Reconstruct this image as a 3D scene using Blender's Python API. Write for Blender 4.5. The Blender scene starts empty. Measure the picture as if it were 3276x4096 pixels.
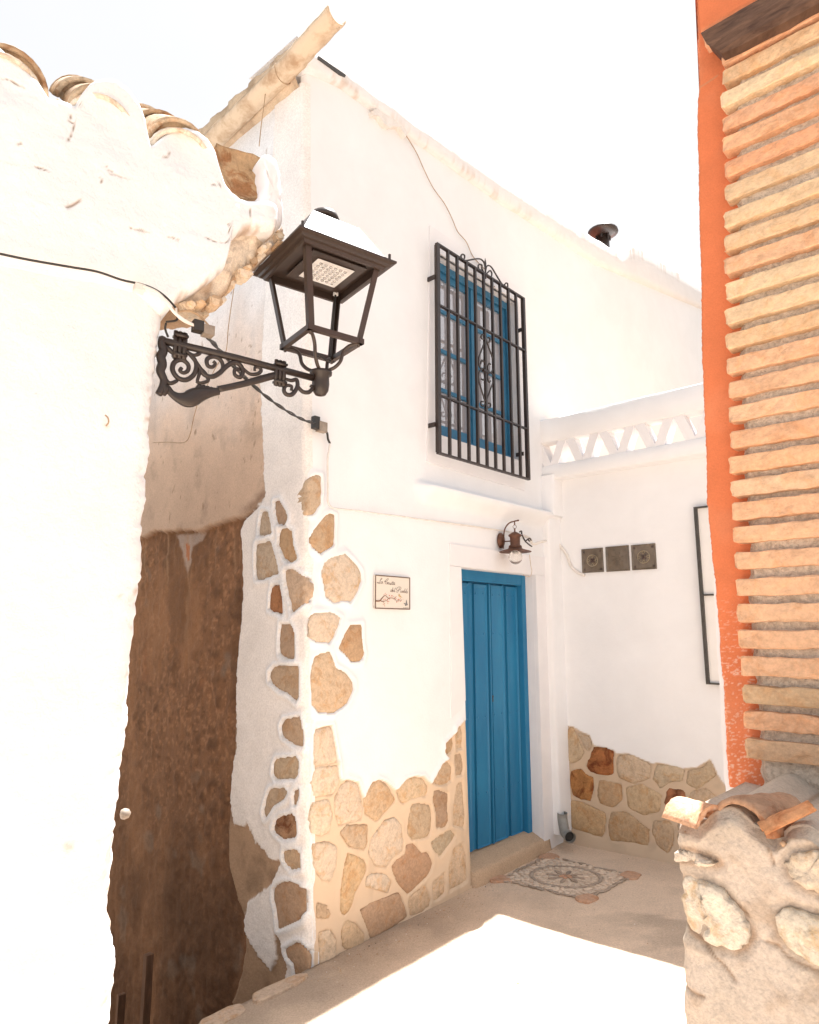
import bpy, math, random
import numpy as np
from mathutils import Vector, Matrix, Quaternion

random.seed(7)
rng = np.random.default_rng(11)
SC = bpy.context.scene
COL = SC.collection

# ------------------------------------------------------------------ camera, sky, sun, exposure
EYE = 1.75
PITCH = math.radians(9.75)
FPX = 2742.0                                    # focal length in pixels of the 3276 x 4096 photograph
cam_d = bpy.data.cameras.new('camera')
cam_d.sensor_fit = 'VERTICAL'; cam_d.sensor_height = 36.0; cam_d.sensor_width = 28.8
cam_d.lens = 36.0*FPX/4096.0
cam_d.clip_start = 0.02; cam_d.clip_end = 2000.0
cam = bpy.data.objects.new('camera', cam_d); COL.objects.link(cam)
cam.location = (0, 0, EYE); cam.rotation_euler = (math.pi/2+PITCH, 0, 0)
SC.camera = cam

SUN = Vector((0.209, 0.324, 1.0)).normalized()  # towards the sun
wd = bpy.data.worlds.new('World'); SC.world = wd; wd.use_nodes = True
wn = wd.node_tree; wn.nodes.clear()
w_out = wn.nodes.new('ShaderNodeOutputWorld'); w_bg = wn.nodes.new('ShaderNodeBackground')
w_sky = wn.nodes.new('ShaderNodeTexSky'); w_sky.sky_type = 'NISHITA'; w_sky.sun_disc = False
w_sky.sun_elevation = math.asin(SUN.z); w_sky.sun_rotation = math.atan2(SUN.x, SUN.y)
w_sky.air_density = 1.0; w_sky.dust_density = 3.0; w_sky.ozone_density = 1.0
# thin bright haze and cloud over the blue
w_tc = wn.nodes.new('ShaderNodeTexCoord'); w_no = wn.nodes.new('ShaderNodeTexNoise')
w_no.inputs['Scale'].default_value = 1.6; w_no.inputs['Detail'].default_value = 5
w_rp = wn.nodes.new('ShaderNodeValToRGB'); w_rp.color_ramp.elements[0].position = .3; w_rp.color_ramp.elements[1].position = .7
w_rp.color_ramp.elements[0].color = (.72, .72, .72, 1); w_rp.color_ramp.elements[1].color = (.95, .95, .95, 1)
w_mx = wn.nodes.new('ShaderNodeMix'); w_mx.data_type = 'RGBA'
w_mx.inputs['B'].default_value = (5.0, 4.95, 4.9, 1)
wn.links.new(w_tc.outputs['Generated'], w_no.inputs['Vector']); wn.links.new(w_no.outputs['Fac'], w_rp.inputs['Fac'])
wn.links.new(w_rp.outputs['Color'], w_mx.inputs['Factor'])
wn.links.new(w_sky.outputs['Color'], w_mx.inputs['A']); wn.links.new(w_mx.outputs['Result'], w_bg.inputs['Color'])
w_bg.inputs['Strength'].default_value = 0.065
wn.links.new(w_bg.outputs['Background'], w_out.inputs['Surface'])

sun_d = bpy.data.lights.new('sun', 'SUN'); sun_d.energy = 5.0; sun_d.angle = math.radians(.5); sun_d.color = (1, .98, .955)
sun = bpy.data.objects.new('sun', sun_d); COL.objects.link(sun)
sun.rotation_euler = SUN.to_track_quat('Z', 'Y').to_euler()
SC.view_settings.view_transform = 'Standard'; SC.view_settings.look = 'None'
SC.view_settings.exposure = 1.7; SC.view_settings.gamma = 1.0; SC.view_settings.use_curve_mapping = False
SC.cycles.max_bounces = 10; SC.cycles.diffuse_bounces = 6

# ------------------------------------------------------------------ survey helpers: from a bearing to a point on a real wall plane
def ray(nx, ny):
    x = (nx-1638)/FPX; up = (2048-ny)/FPX
    return np.array([x, math.cos(PITCH)-up*math.sin(PITCH), math.sin(PITCH)+up*math.cos(PITCH)])
class Plane:
    def __init__(s, o, ang):
        s.o = np.array(o, float); a = math.radians(ang)
        s.U = np.array([math.sin(a), math.cos(a)]); s.N = np.array([s.U[1], -s.U[0]])
    def at(s, p, h=0.0):
        d = ray(*p); t = (np.dot(s.N, s.o)+h)/np.dot(s.N, d[:2]); q = d*t
        return float(np.dot(q[:2]-s.o, s.U)), float(q[2]+EYE)
    def pts(s, ps, h=0.0): return [s.at(p, h) for p in ps]
    def P(s, u, v, h=0.0):
        q = s.o+s.U*u+s.N*h
        return (float(q[0]), float(q[1]), float(v))
    def arr(s, U, V, H):
        return np.stack([s.o[0]+s.U[0]*U+s.N[0]*H, s.o[1]+s.U[1]*U+s.N[1]*H, V], -1)
    def local(s, x, y):
        return (x-s.o[0])*s.U[0]+(y-s.o[1])*s.U[1], (x-s.o[0])*s.N[0]+(y-s.o[1])*s.N[1]
    def u3(s): return Vector((s.U[0], s.U[1], 0))
    def n3(s): return Vector((s.N[0], s.N[1], 0))
CR = {'c1': (0, 100, .696), 'c2': (800, 0, .696), 'c3': (1900, 0, .798), 'c4': (600, 800, .58), 'c5': (1650, 900, .5102),
      'c6': (2000, 1400, .58), 'c7': (400, 1700, .754), 'd1': (800, 2700, .696), 'd2': (1700, 2700, .696),
      'd3': (2600, 2700, .6475), 'd4': (0, 2700, .754), 'd5': (1400, 2200, .6029), 'd6': (2600, 1200, .6955),
      'd7': (1900, 2000, .464), 'm1': (1950, 3380, .348), 's1': (1480, 2280, .10441), 'D': (0, 0, 1.9002)}
def C(k, ps):
    o = CR[k]
    return [(o[0]+x*o[2], o[1]+y*o[2]) for x, y in ps]

FP = Plane((0.406, 5.06), 42.4)                       # street front of the white house
SP = Plane(FP.o+FP.U*(-1.39), 132.4)                  # its side wall on the passage
uR0 = FP.at((1168*1.9002, 1300*1.9002))[0]
RP = Plane(FP.o+FP.U*uR0, 132.4)                      # wall of the terrace house
LP = Plane((-0.866, 2.25), 54.0)                      # white house on the left
BP = Plane((0.863, 1.8), 132.4)                       # brick pier
WP = Plane((0.626, 1.41), 132.4)                      # low rubble wall

# ------------------------------------------------------------------ numpy noise
def _hash(ix, iy, iz, seed):
    n = (ix*374761393 + iy*668265263 + iz*2147483647 + seed*1274126177) & 0xffffffff
    n = ((n ^ (n >> 13))*1274126177) & 0xffffffff
    n = (n ^ (n >> 16)) & 0xffffffff
    return n.astype(np.float64)/0xffffffff
def vnoise(p, seed=0):
    p = np.asarray(p, float); i = np.floor(p).astype(np.int64); f = p-i; f = f*f*(3-2*f)
    r = 0
    for dx in (0, 1):
        for dy in (0, 1):
            for dz in (0, 1):
                w = (f[..., 0] if dx else 1-f[..., 0])*(f[..., 1] if dy else 1-f[..., 1])*(f[..., 2] if dz else 1-f[..., 2])
                r = r+w*_hash(i[..., 0]+dx, i[..., 1]+dy, i[..., 2]+dz, seed)
    return r*2-1
def fbm(p, octv=4, seed=0, gain=.5):
    p = np.asarray(p, float); a = 1.; s = 0; t = 0
    for k in range(octv):
        s = s+a*vnoise(p*(2.03**k)+k*17.3, seed+k); t += a; a *= gain
    return s/t
def uvn(U, V, sc, octv=4, seed=0, sy=None):
    return fbm(np.stack([U*sc, V*(sy or sc), U*0+3.7], -1), octv, seed)
def sstep(a, b, x):
    t = np.clip((x-a)/(b-a), 0, 1); return t*t*(3-2*t)
def sdf(poly, U, V):                                  # signed distance, negative inside
    d = np.full(U.shape, 1e9); ins = np.zeros(U.shape, bool); n = len(poly)
    for i in range(n):
        x0, y0 = poly[i]; x1, y1 = poly[(i+1) % n]
        ex, ey = x1-x0, y1-y0; L = ex*ex+ey*ey+1e-12
        t = np.clip(((U-x0)*ex+(V-y0)*ey)/L, 0, 1)
        d = np.minimum(d, np.hypot(U-x0-t*ex, V-y0-t*ey))
        c = ((y0 > V) != (y1 > V)) & (U < (x1-x0)*(V-y0)/((y1-y0) if y1 != y0 else 1e-12)+x0)
        ins ^= c
    return np.where(ins, -d, d)
def pdist(path, U, V):
    d = np.full(U.shape, 1e9)
    for (x0, y0), (x1, y1) in zip(path[:-1], path[1:]):
        ex, ey = x1-x0, y1-y0; L = ex*ex+ey*ey+1e-12
        t = np.clip(((U-x0)*ex+(V-y0)*ey)/L, 0, 1)
        d = np.minimum(d, np.hypot(U-x0-t*ex, V-y0-t*ey))
    return d
def interp(x, pts):
    pts = sorted(pts); return np.interp(x, [p[0] for p in pts], [p[1] for p in pts])
def mixc(a, b, t):
    t = np.asarray(t)[..., None]; return np.asarray(a)*(1-t)+np.asarray(b)*t

# ------------------------------------------------------------------ object helpers
def link_mesh(name, verts, faces, mat, parent=None, smooth=False, col=None, label=None):
    me = bpy.data.meshes.new(name)
    me.from_pydata([tuple(v) for v in verts], [], [tuple(int(i) for i in f) for f in faces])
    me.update()
    if smooth: me.shade_smooth()
    if col is not None:
        a = me.color_attributes.new('Col', 'FLOAT_COLOR', 'POINT')
        c4 = np.ones((len(verts), 4)); c4[:, :3] = np.clip(col, 0.003, .9)
        a.data.foreach_set('color', c4.ravel())
    if mat is not None: me.materials.append(mat)
    o = bpy.data.objects.new(name, me); COL.objects.link(o)
    if parent is not None: put(o, parent)
    if label: o['label'] = label
    return o
ORIG = {}
def put(o, parent):
    o.parent = parent
    o.matrix_parent_inverse = Matrix.Translation(-Vector(ORIG.get(parent.name, (0, 0, 0))))
def thing(name, label, cat, loc=(0, 0, 0), group=None):
    o = bpy.data.objects.new(name, None); COL.objects.link(o); o.empty_display_size = .1
    o.location = loc; ORIG[o.name] = tuple(loc)
    o['label'] = label; o['category'] = cat
    if group: o['group'] = group
    return o
def tag(o, label, cat, group=None):
    o['label'] = label; o['category'] = cat
    if group: o['group'] = group
    return o

class MB:
    def __init__(s): s.v = []; s.f = []
    def add(s, v, f):
        b = len(s.v); s.v += [tuple(x) for x in v]; s.f += [tuple(i+b for i in q) for q in f]
    def box(s, c, ax, ay, az):                         # centre and three half axes
        c, ax, ay, az = map(Vector, (c, ax, ay, az))
        v = [c+ax*i+ay*j+az*k for k in (-1, 1) for j in (-1, 1) for i in (-1, 1)]
        s.add(v, [(0, 2, 3, 1), (4, 5, 7, 6), (0, 1, 5, 4), (2, 6, 7, 3), (0, 4, 6, 2), (1, 3, 7, 5)])
    def pbox(s, pl, u0, u1, v0, v1, h0, h1):
        s.box(pl.P((u0+u1)/2, (v0+v1)/2, (h0+h1)/2), pl.u3()*(u1-u0)/2, Vector((0, 0, (v1-v0)/2)), pl.n3()*(-(h1-h0)/2))
    def prism(s, pl, poly, h0, h1):                    # polygon on a plane, given depth
        n = len(poly)
        A = sum(poly[i][0]*poly[(i+1) % n][1]-poly[(i+1) % n][0]*poly[i][1] for i in range(n))
        if A < 0: poly = poly[::-1]
        v = [pl.P(u, w, h0) for u, w in poly]+[pl.P(u, w, h1) for u, w in poly]
        s.add(v, [tuple(range(n, 2*n)), tuple(range(n-1, -1, -1))]+[(i, (i+1) % n, n+(i+1) % n, n+i) for i in range(n)])
    def tube(s, path, r, n=8, caps=True, flat=1.0):
        P = [Vector(p) for p in path]; m = len(P)
        R = r if isinstance(r, (list, tuple)) else [r]*m
        T = []
        for i in range(m):
            t = (P[min(i+1, m-1)]-P[max(i-1, 0)])
            T.append(t.normalized() if t.length > 1e-9 else Vector((0, 0, 1)))
        a = Vector((0, 0, 1)) if abs(T[0].z) < .9 else Vector((1, 0, 0))
        nrm = (a-T[0]*a.dot(T[0])).normalized(); v = []
        for i in range(m):
            nrm = (nrm-T[i]*nrm.dot(T[i])).normalized(); b = T[i].cross(nrm)
            for k in range(n):
                an = 2*math.pi*k/n
                v.append(P[i]+nrm*math.cos(an)*R[i]+b*math.sin(an)*R[i]*flat)
        f = [(i*n+k, i*n+(k+1) % n, (i+1)*n+(k+1) % n, (i+1)*n+k) for i in range(m-1) for k in range(n)]
        if caps: f += [tuple(range(n-1, -1, -1)), tuple(range((m-1)*n, m*n))]
        s.add(v, f)
    def lathe(s, c, prof, n=24, axis=Vector((0, 0, 1)), xa=None):
        c = Vector(c); axis = Vector(axis).normalized()
        a = Vector(xa) if xa else (Vector((1, 0, 0)) if abs(axis.x) < .9 else Vector((0, 1, 0)))
        a = (a-axis*a.dot(axis)).normalized(); b = axis.cross(a); v = []; m = len(prof)
        for r, z in prof:
            for k in range(n):
                an = 2*math.pi*k/n; v.append(c+axis*z+a*(math.cos(an)*r)+b*(math.sin(an)*r))
        f = [(i*n+k, i*n+(k+1) % n, (i+1)*n+(k+1) % n, (i+1)*n+k) for i in range(m-1) for k in range(n)]
        f += [tuple(range(n-1, -1, -1)), tuple(range((m-1)*n, m*n))]
        s.add(v, f)
    def build(s, name, mat, parent=None, smooth=False, label=None, angle=True):
        o = link_mesh(name, s.v, s.f, mat, parent, smooth, label=label)
        return o
def crom(pts, k=5, closed=False):                      # smooth path through points
    P = [Vector(p) for p in pts]; out = []
    n = len(P)
    for i in range(n-1):
        p0 = P[max(i-1, 0)]; p1 = P[i]; p2 = P[i+1]; p3 = P[min(i+2, n-1)]
        for j in range(k):
            t = j/k
            out.append(.5*((2*p1)+(p2-p0)*t+(2*p0-5*p1+4*p2-p3)*t*t+(3*p1-p0-3*p2+p3)*t**3))
    out.append(P[-1]); return out

def relief(name, pl, U, V, H, col, mat, parent=None, mask=None, back=None, smooth=True, label=None):
    """height field standing on a wall plane; U, V, H are (rows, columns) arrays; back = depth of the rim behind it"""
    R, Cn = U.shape
    verts = pl.arr(U, V, H).reshape(-1, 3)
    idx = np.arange(R*Cn).reshape(R, Cn)
    q = np.stack([idx[:-1, :-1], idx[:-1, 1:], idx[1:, 1:], idx[1:, :-1]], -1).reshape(-1, 4)
    if mask is not None:
        uc = (U[:-1, :-1]+U[1:, 1:])/2; vc = (V[:-1, :-1]+V[1:, 1:])/2
        q = q[mask(uc, vc).reshape(-1)]
    cols = np.asarray(col).reshape(-1, 3)
    faces = q.tolist()
    if back is not None:
        ring = list(idx[0, :])+list(idx[1:, -1])+list(idx[-1, -2::-1])+list(idx[-2:0, 0])
        bU, bV = U.reshape(-1)[ring], V.reshape(-1)[ring]
        steps = [back*t for t in ((.12, .3, .6, 1.) if back > .04 else (1.,))]
        prev = ring; base = len(verts)
        for st in steps:
            hh = H.reshape(-1)[ring]-st
            nv = pl.arr(bU, bV, hh)
            nv = nv+.0025*np.stack([vnoise(nv*23, 5), vnoise(nv*23, 6), vnoise(nv*23, 7)], -1)
            verts = np.concatenate([verts, nv]); cols = np.concatenate([cols, cols[ring]])
            cur = list(range(base, base+len(ring))); base += len(ring); m = len(ring)
            faces += [(prev[i], cur[i], cur[(i+1) % m], prev[(i+1) % m]) for i in range(m)]
            prev = cur
    return link_mesh(name, verts, faces, mat, parent, smooth, col=cols, label=label)

# ------------------------------------------------------------------ materials
def nt(name):
    m = bpy.data.materials.new(name); m.use_nodes = True; t = m.node_tree
    return m, t, t.nodes['Principled BSDF']
def noise_node(t, scale, detail=6, rough=.6, dist=0, coord=None, stretch=None):
    n = t.nodes.new('ShaderNodeTexNoise'); n.inputs['Scale'].default_value = scale
    n.inputs['Detail'].default_value = detail; n.inputs['Roughness'].default_value = rough; n.inputs['Distortion'].default_value = dist
    if stretch:
        mp = t.nodes.new('ShaderNodeMapping'); mp.inputs['Scale'].default_value = stretch
        t.links.new(coord, mp.inputs['Vector']); coord = mp.outputs['Vector']
    t.links.new(coord, n.inputs['Vector']); return n
def ramp(t, fac, stops):
    r = t.nodes.new('ShaderNodeValToRGB'); e = r.color_ramp.elements
    while len(e) < len(stops): e.new(.5)
    for k, (p, c) in enumerate(stops):
        e[k].position = p; e[k].color = (*c, 1) if len(c) == 3 else c
    t.links.new(fac, r.inputs['Fac']); return r
def coords(t, inst=False):
    tc = t.nodes.new('ShaderNodeTexCoord')
    if not inst: return tc.outputs['Object']
    oi = t.nodes.new('ShaderNodeObjectInfo'); ad = t.nodes.new('ShaderNodeVectorMath'); ad.operation = 'MULTIPLY_ADD'
    cb = t.nodes.new('ShaderNodeCombineXYZ')
    for k in range(3): t.links.new(oi.outputs['Random'], cb.inputs[k])
    ad.inputs[1].default_value = (37, 53, 71)
    t.links.new(cb.outputs['Vector'], ad.inputs[0]); t.links.new(tc.outputs['Object'], ad.inputs[2])
    return ad.outputs['Vector']
def bump(t, bs, parts, coord, dist=.004):
    """parts: (scale, strength, detail)"""
    prev = None
    for sc, st, de in parts:
        n = noise_node(t, sc, de, .6, 0, coord)
        b = t.nodes.new('ShaderNodeBump'); b.inputs['Strength'].default_value = st; b.inputs['Distance'].default_value = dist
        t.links.new(n.outputs['Fac'], b.inputs['Height'])
        if prev: t.links.new(prev.outputs['Normal'], b.inputs['Normal'])
        prev = b
    t.links.new(prev.outputs['Normal'], bs.inputs['Normal'])
def mul(t, a, b, fac=1.0):
    m = t.nodes.new('ShaderNodeMix'); m.data_type = 'RGBA'; m.blend_type = 'MULTIPLY'; m.inputs['Factor'].default_value = fac
    t.links.new(a, m.inputs['A']); t.links.new(b, m.inputs['B']); return m.outputs['Result']
def mat_wall(name, parts, lo=.82, hi=1.08, vscale=3.5, dist=.005, rough=.88, grain=None):
    m, t, bs = nt(name); co = coords(t)
    at = t.nodes.new('ShaderNodeVertexColor'); at.layer_name = 'Col'
    n = noise_node(t, vscale, 8, .65, .3, co)
    r = ramp(t, n.outputs['Fac'], [(.3, (lo, lo, lo)), (.7, (hi, hi, hi))])
    c = mul(t, at.outputs['Color'], r.outputs['Color'])
    if grain:
        g = noise_node(t, grain[0], 6, .7, 0, co)
        rg = ramp(t, g.outputs['Fac'], [(.3, (grain[1],)*3), (.6, (1.06,)*3)])
        c = mul(t, c, rg.outputs['Color'])
    t.links.new(c, bs.inputs['Base Color']); bs.inputs['Roughness'].default_value = rough
    bs.inputs['Specular IOR Level'].default_value = .25
    bump(t, bs, parts, co, dist); return m
def mat_obj(name, lo=.7, hi=1.2, vscale=18, parts=((60, .5, 6),), dist=.003, rough=.8, stretch=None, tint=None, spec=.3, grain=.2):
    """colour comes from the object's own colour"""
    m, t, bs = nt(name); co = coords(t, True)
    oi = t.nodes.new('ShaderNodeObjectInfo')
    n = noise_node(t, vscale, 8, .7, .6, co, stretch)
    r = ramp(t, n.outputs['Fac'], [(.28, (lo, lo*.97, lo*.93)), (.5, (1, 1, 1)), (.75, (hi, hi*.97, hi*.93))])
    c = mul(t, oi.outputs['Color'], r.outputs['Color'])
    g1 = noise_node(t, 75, 8, .75, 0, co); rg1 = ramp(t, g1.outputs['Fac'], [(.32, (1-grain,)*3), (.62, (1+grain*.45,)*3)]); c = mul(t, c, rg1.outputs['Color'])
    if tint:
        n2 = noise_node(t, tint[0], 5, .7, 1., co)
        r2 = ramp(t, n2.outputs['Fac'], [(.5, (1, 1, 1)), (.64, tint[1])])
        c = mul(t, c, r2.outputs['Color'])
    t.links.new(c, bs.inputs['Base Color']); bs.inputs['Roughness'].default_value = rough
    bs.inputs['Specular IOR Level'].default_value = spec
    bump(t, bs, parts, co, dist); return m
def mat_flat(name, a, b=None, scale=12, rough=.6, metal=0., parts=((70, .25, 4),), dist=.002, stretch=None, spec=.5, pos=(.35, .65)):
    m, t, bs = nt(name); co = coords(t)
    b = b or tuple(x*.8 for x in a)
    n = noise_node(t, scale, 7, .65, .3, co, stretch)
    r = ramp(t, n.outputs['Fac'], [(pos[0], b), (pos[1], a)])
    t.links.new(r.outputs['Color'], bs.inputs['Base Color'])
    bs.inputs['Roughness'].default_value = rough; bs.inputs['Metallic'].default_value = metal
    bs.inputs['Specular IOR Level'].default_value = spec
    if parts: bump(t, bs, parts, co, dist)
    return m
WHITE = np.array([.795, .808, .830]); BEIGE = np.array([.60, .47, .345]); TAN = np.array([.36, .245, .16])
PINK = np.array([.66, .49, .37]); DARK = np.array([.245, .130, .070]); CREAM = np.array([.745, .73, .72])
M_WHITE = mat_wall('white_lime_plaster', ((9, .25, 5), (70, .25, 6)), .95, 1.02, 2.5)
M_ROUGHW = mat_wall('rough_lime_plaster', ((14, .5, 6), (60, .7, 8)), .95, 1.02, 4, .008)
M_SIDE = mat_wall('weathered_render', ((22, .35, 6), (90, .7, 8)), .90, 1.06, 4, .007, grain=(95, .83))
M_RUBBLE = mat_wall('rubble_mortar', ((16, .5, 7), (85, .8, 9)), .88, 1.08, 6, .007, grain=(130, .78))
M_ORANGE = mat_wall('orange_paint', ((30, .35, 6), (130, .5, 8)), .9, 1.06, 8, .003, grain=(240, .93))
M_GROUND = mat_wall('sandy_concrete', ((12, .3, 6), (130, .9, 9)), .88, 1.08, 2.2, .005, grain=(110, .74))
M_STONE = mat_obj('facing_stone', .74, 1.16, 26, ((28, .6, 8), (110, .7, 8)), .005, .85, tint=(11, (.93, .80, .66)))
M_RUST = mat_obj('rust_stone', .45, 1.5, 13, ((28, .6, 8), (110, .6, 8)), .005, .8, tint=(7, (.45, .28, .2)))
M_LIMEST = mat_obj('limewashed_stone', .72, 1.18, 30, ((24, .8, 9), (100, .9, 9)), .008, .85, tint=(13, (.80, .66, .50)))
M_BRICK = mat_obj('old_brick', .74, 1.14, 12, ((18, .5, 7), (120, .7, 8)), .004, .8, stretch=(1, 1, 2.5), tint=(14, (.97, .87, .78)))
M_TILE = mat_obj('old_roof_tile', .5, 1.25, 14, ((40, .8, 8),), .006, .85, tint=(10, (.7, .5, .38)))
M_PEBBLE = mat_obj('river_pebble', .8, 1.1, 40, ((120, .2, 4),), .001, .6, grain=.08)
M_IRON = mat_flat('brown_black_iron', (.026, .0145, .010), (.017, .010, .0075), 20, .42, .0, ((160, .25, 4),), .0015, spec=.6)
M_LANT = mat_flat('lantern_paint', (.036, .021, .0145), (.028, .017, .012), 14, .4, .0, ((200, .15, 4),), .001, spec=.6)
M_BLUE = mat_flat('blue_paint', (.030, .205, .385), (.020, .150, .31), 4, .28, 0, ((14, .12, 4), (160, .1, 4)), .002, (1, 1, .25), .22)
M_BLUEW = mat_flat('blue_window_paint', (.04, .20, .36), (.03, .15, .28), 9, .4, 0, ((120, .2, 4),), .001)
M_SURR = mat_flat('grey_white_paint', (.79, .785, .80), (.75, .745, .765), 5, .8, 0, ((60, .2, 5),), .002, spec=.25)
M_WOOD = mat_flat('dark_old_wood', (.15, .088, .06), (.06, .033, .024), 7, .75, 0, ((30, .8, 8),), .004, (2.5, 1, 9), .3)
M_BATTEN = mat_flat('brown_batten_wood', (.24, .135, .08), (.15, .085, .05), 12, .8, 0, ((30, .6, 6),), .003, (2, 2, .4))
M_COPPER = mat_flat('rusty_copper', (.16, .07, .04), (.09, .04, .025), 30, .5, .4, ((120, .4, 5),), .001)
M_PVC = mat_flat('grey_plastic', (.30, .30, .28), (.22, .22, .21), 12, .5)
M_CABLE = mat_flat('black_cable', (.02, .018, .017), (.03, .026, .022), 20, .5)
M_WIRE = mat_flat('tan_wire', (.45, .32, .2), (.3, .2, .12), 20, .6)
M_WCABLE = mat_flat('painted_cable', (.76, .73, .70), (.66, .62, .58), 20, .7)
M_GUTTER = mat_flat('stained_gutter_cement', (.62, .50, .37), (.40, .27, .17), 7, .85, 0, ((50, .6, 7),), .004, pos=(.35, .55), spec=.2)
M_BOX = mat_flat('grey_junction_plastic', (.32, .27, .22), (.2, .16, .13), 20, .6)
M_LED = mat_flat('led_panel', (.75, .75, .75), (.6, .6, .6), 30, .3)
M_MORTAR = mat_flat('grey_brick_mortar', (.72, .62, .52), (.50, .42, .34), 90, .95, 0, ((60, 1., 8), (180, 1., 8)), .006, spec=.1, pos=(.38, .6))
M_STEP = mat_flat('worn_step_render', (.56, .41, .28), (.42, .28, .18), 5, .85, 0, ((30, .5, 7), (120, .5, 7)), .004, spec=.2)
M_GB = mat_flat('smoked_glass_block', (.16, .125, .09), (.10, .078, .058), 16, .12, 0, ((14, .5, 2),), .01, spec=.6)
M_GBR = mat_flat('glass_block_ring', (.36, .30, .2), (.26, .21, .14), 16, .3)
M_GBD = mat_flat('glass_block_motif', (.045, .02, .018), (.03, .015, .013), 16, .4)
M_CURT = mat_flat('pale_curtain', (.5, .45, .42), (.38, .34, .32), 3, .9, 0, ((8, .6, 3),), .01, (8, 8, .4))
M_DARKM = mat_flat('dark_frame_metal', (.06, .055, .05), (.04, .036, .032), 20, .5)
M_PANEL = mat_flat('white_panel', (.78, .77, .76), (.74, .73, .72), 5, .5)
M_SIGN = mat_flat('sign_enamel', (.72, .66, .58), (.68, .63, .56), 5, .35, parts=None)
M_SIGNB = mat_flat('sign_border', (.14, .085, .06), (.11, .07, .05), 20, .5, parts=None)
M_INK = mat_flat('sign_ink', (.10, .05, .04), (.08, .04, .03), 20, .5, parts=None)
M_BRANCH = mat_flat('sign_branch', (.20, .075, .03), (.15, .06, .03), 20, .5, parts=None)
M_BLOOM = mat_flat('sign_blossom', (.62, .16, .09), (.5, .12, .07), 60, .5, parts=None)
M_BIRD1 = mat_flat('sign_yellow_bird', (.55, .40, .2), (.5, .35, .18), 20, .5, parts=None)
M_BIRD2 = mat_flat('sign_grey_bird', (.2, .2, .2), (.15, .15, .15), 20, .5, parts=None)
M_STRING = mat_flat('white_string', (.7, .62, .55), (.55, .45, .38), 50, .9)
M_REDT = mat_flat('red_clay', (.42, .12, .07), (.3, .09, .05), 20, .7)
def glass(name, col, tr, rough=.05):
    m, t, bs = nt(name); bs.inputs['Base Color'].default_value = (*col, 1); bs.inputs['Roughness'].default_value = rough
    bs.inputs['Transmission Weight'].default_value = tr; bs.inputs['IOR'].default_value = 1.45
    n = noise_node(t, 9, 3, .5, 0, coords(t)); b = t.nodes.new('ShaderNodeBump'); b.inputs['Strength'].default_value = .08
    t.links.new(n.outputs['Fac'], b.inputs['Height']); t.links.new(b.outputs['Normal'], bs.inputs['Normal']); return m
M_PANE = glass('window_glass', (.40, .39, .42), .25, .03)
M_BULB = glass('bulb_glass', (.95, .93, .9), .85, .08)

# ------------------------------------------------------------------ the ground
PASS = FP                                              # the passage floor drops behind the line of the street front
def gz(x, y):
    x = np.asarray(x, float); y = np.asarray(y, float)
    xc = np.clip(x, -3, 4); yc = np.clip(y, -2, 8)
    z = -.012+.042*xc+.004*(yc-5)
    z = z+.008*fbm(np.stack([x*1.4, y*1.4, x*0], -1), 3, 3)
    near = (np.abs(x) < 5) & (np.abs(y) < 9)
    u, h = FP.local(x, y)
    drop = sstep(-.00, -.06, h+.012*fbm(np.stack([x*9, y*9, x*0], -1), 2, 9))*(u < -1.2)*near
    return z-1.5*drop
xs = np.unique(np.concatenate([np.linspace(-300, -8, 12), np.linspace(-8, -2.2, 24), np.arange(-2.2, 3.0, .022), np.linspace(3, 8, 20), np.linspace(8, 300, 12)]))
ys = np.unique(np.concatenate([np.linspace(-300, -3, 12), np.linspace(-3, 2.5, 40), np.arange(2.5, 6.3, .022), np.linspace(6.3, 12, 20), np.linspace(12, 300, 12)]))
X, Y = np.meshgrid(xs, ys)
Z = gz(X, Y)
gu, gh = FP.local(X, Y)
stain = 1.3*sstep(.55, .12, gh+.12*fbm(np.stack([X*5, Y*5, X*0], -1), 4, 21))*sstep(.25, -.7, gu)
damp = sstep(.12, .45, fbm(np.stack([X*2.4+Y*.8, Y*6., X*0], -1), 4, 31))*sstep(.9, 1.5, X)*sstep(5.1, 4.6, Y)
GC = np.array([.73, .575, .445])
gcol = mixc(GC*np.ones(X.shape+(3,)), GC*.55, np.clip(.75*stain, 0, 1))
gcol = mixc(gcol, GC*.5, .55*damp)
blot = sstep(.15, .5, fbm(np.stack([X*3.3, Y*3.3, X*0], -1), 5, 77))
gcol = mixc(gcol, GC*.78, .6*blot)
far = (np.hypot(X, Y-3) > 7)
gcol = np.where(far[..., None], np.array([.17, .15, .13]), gcol)  # distant ground coloured as if unlit, to cut its bounce on the walls
Z2 = Z+.0025*fbm(np.stack([X*22, Y*22, X*0], -1), 3, 41)
idx = np.arange(X.size).reshape(X.shape)
q = np.stack([idx[:-1, :-1], idx[:-1, 1:], idx[1:, 1:], idx[1:, :-1]], -1).reshape(-1, 4)
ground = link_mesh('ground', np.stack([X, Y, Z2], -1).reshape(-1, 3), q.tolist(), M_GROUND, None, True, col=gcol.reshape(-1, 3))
ground['kind'] = 'structure'
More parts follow.
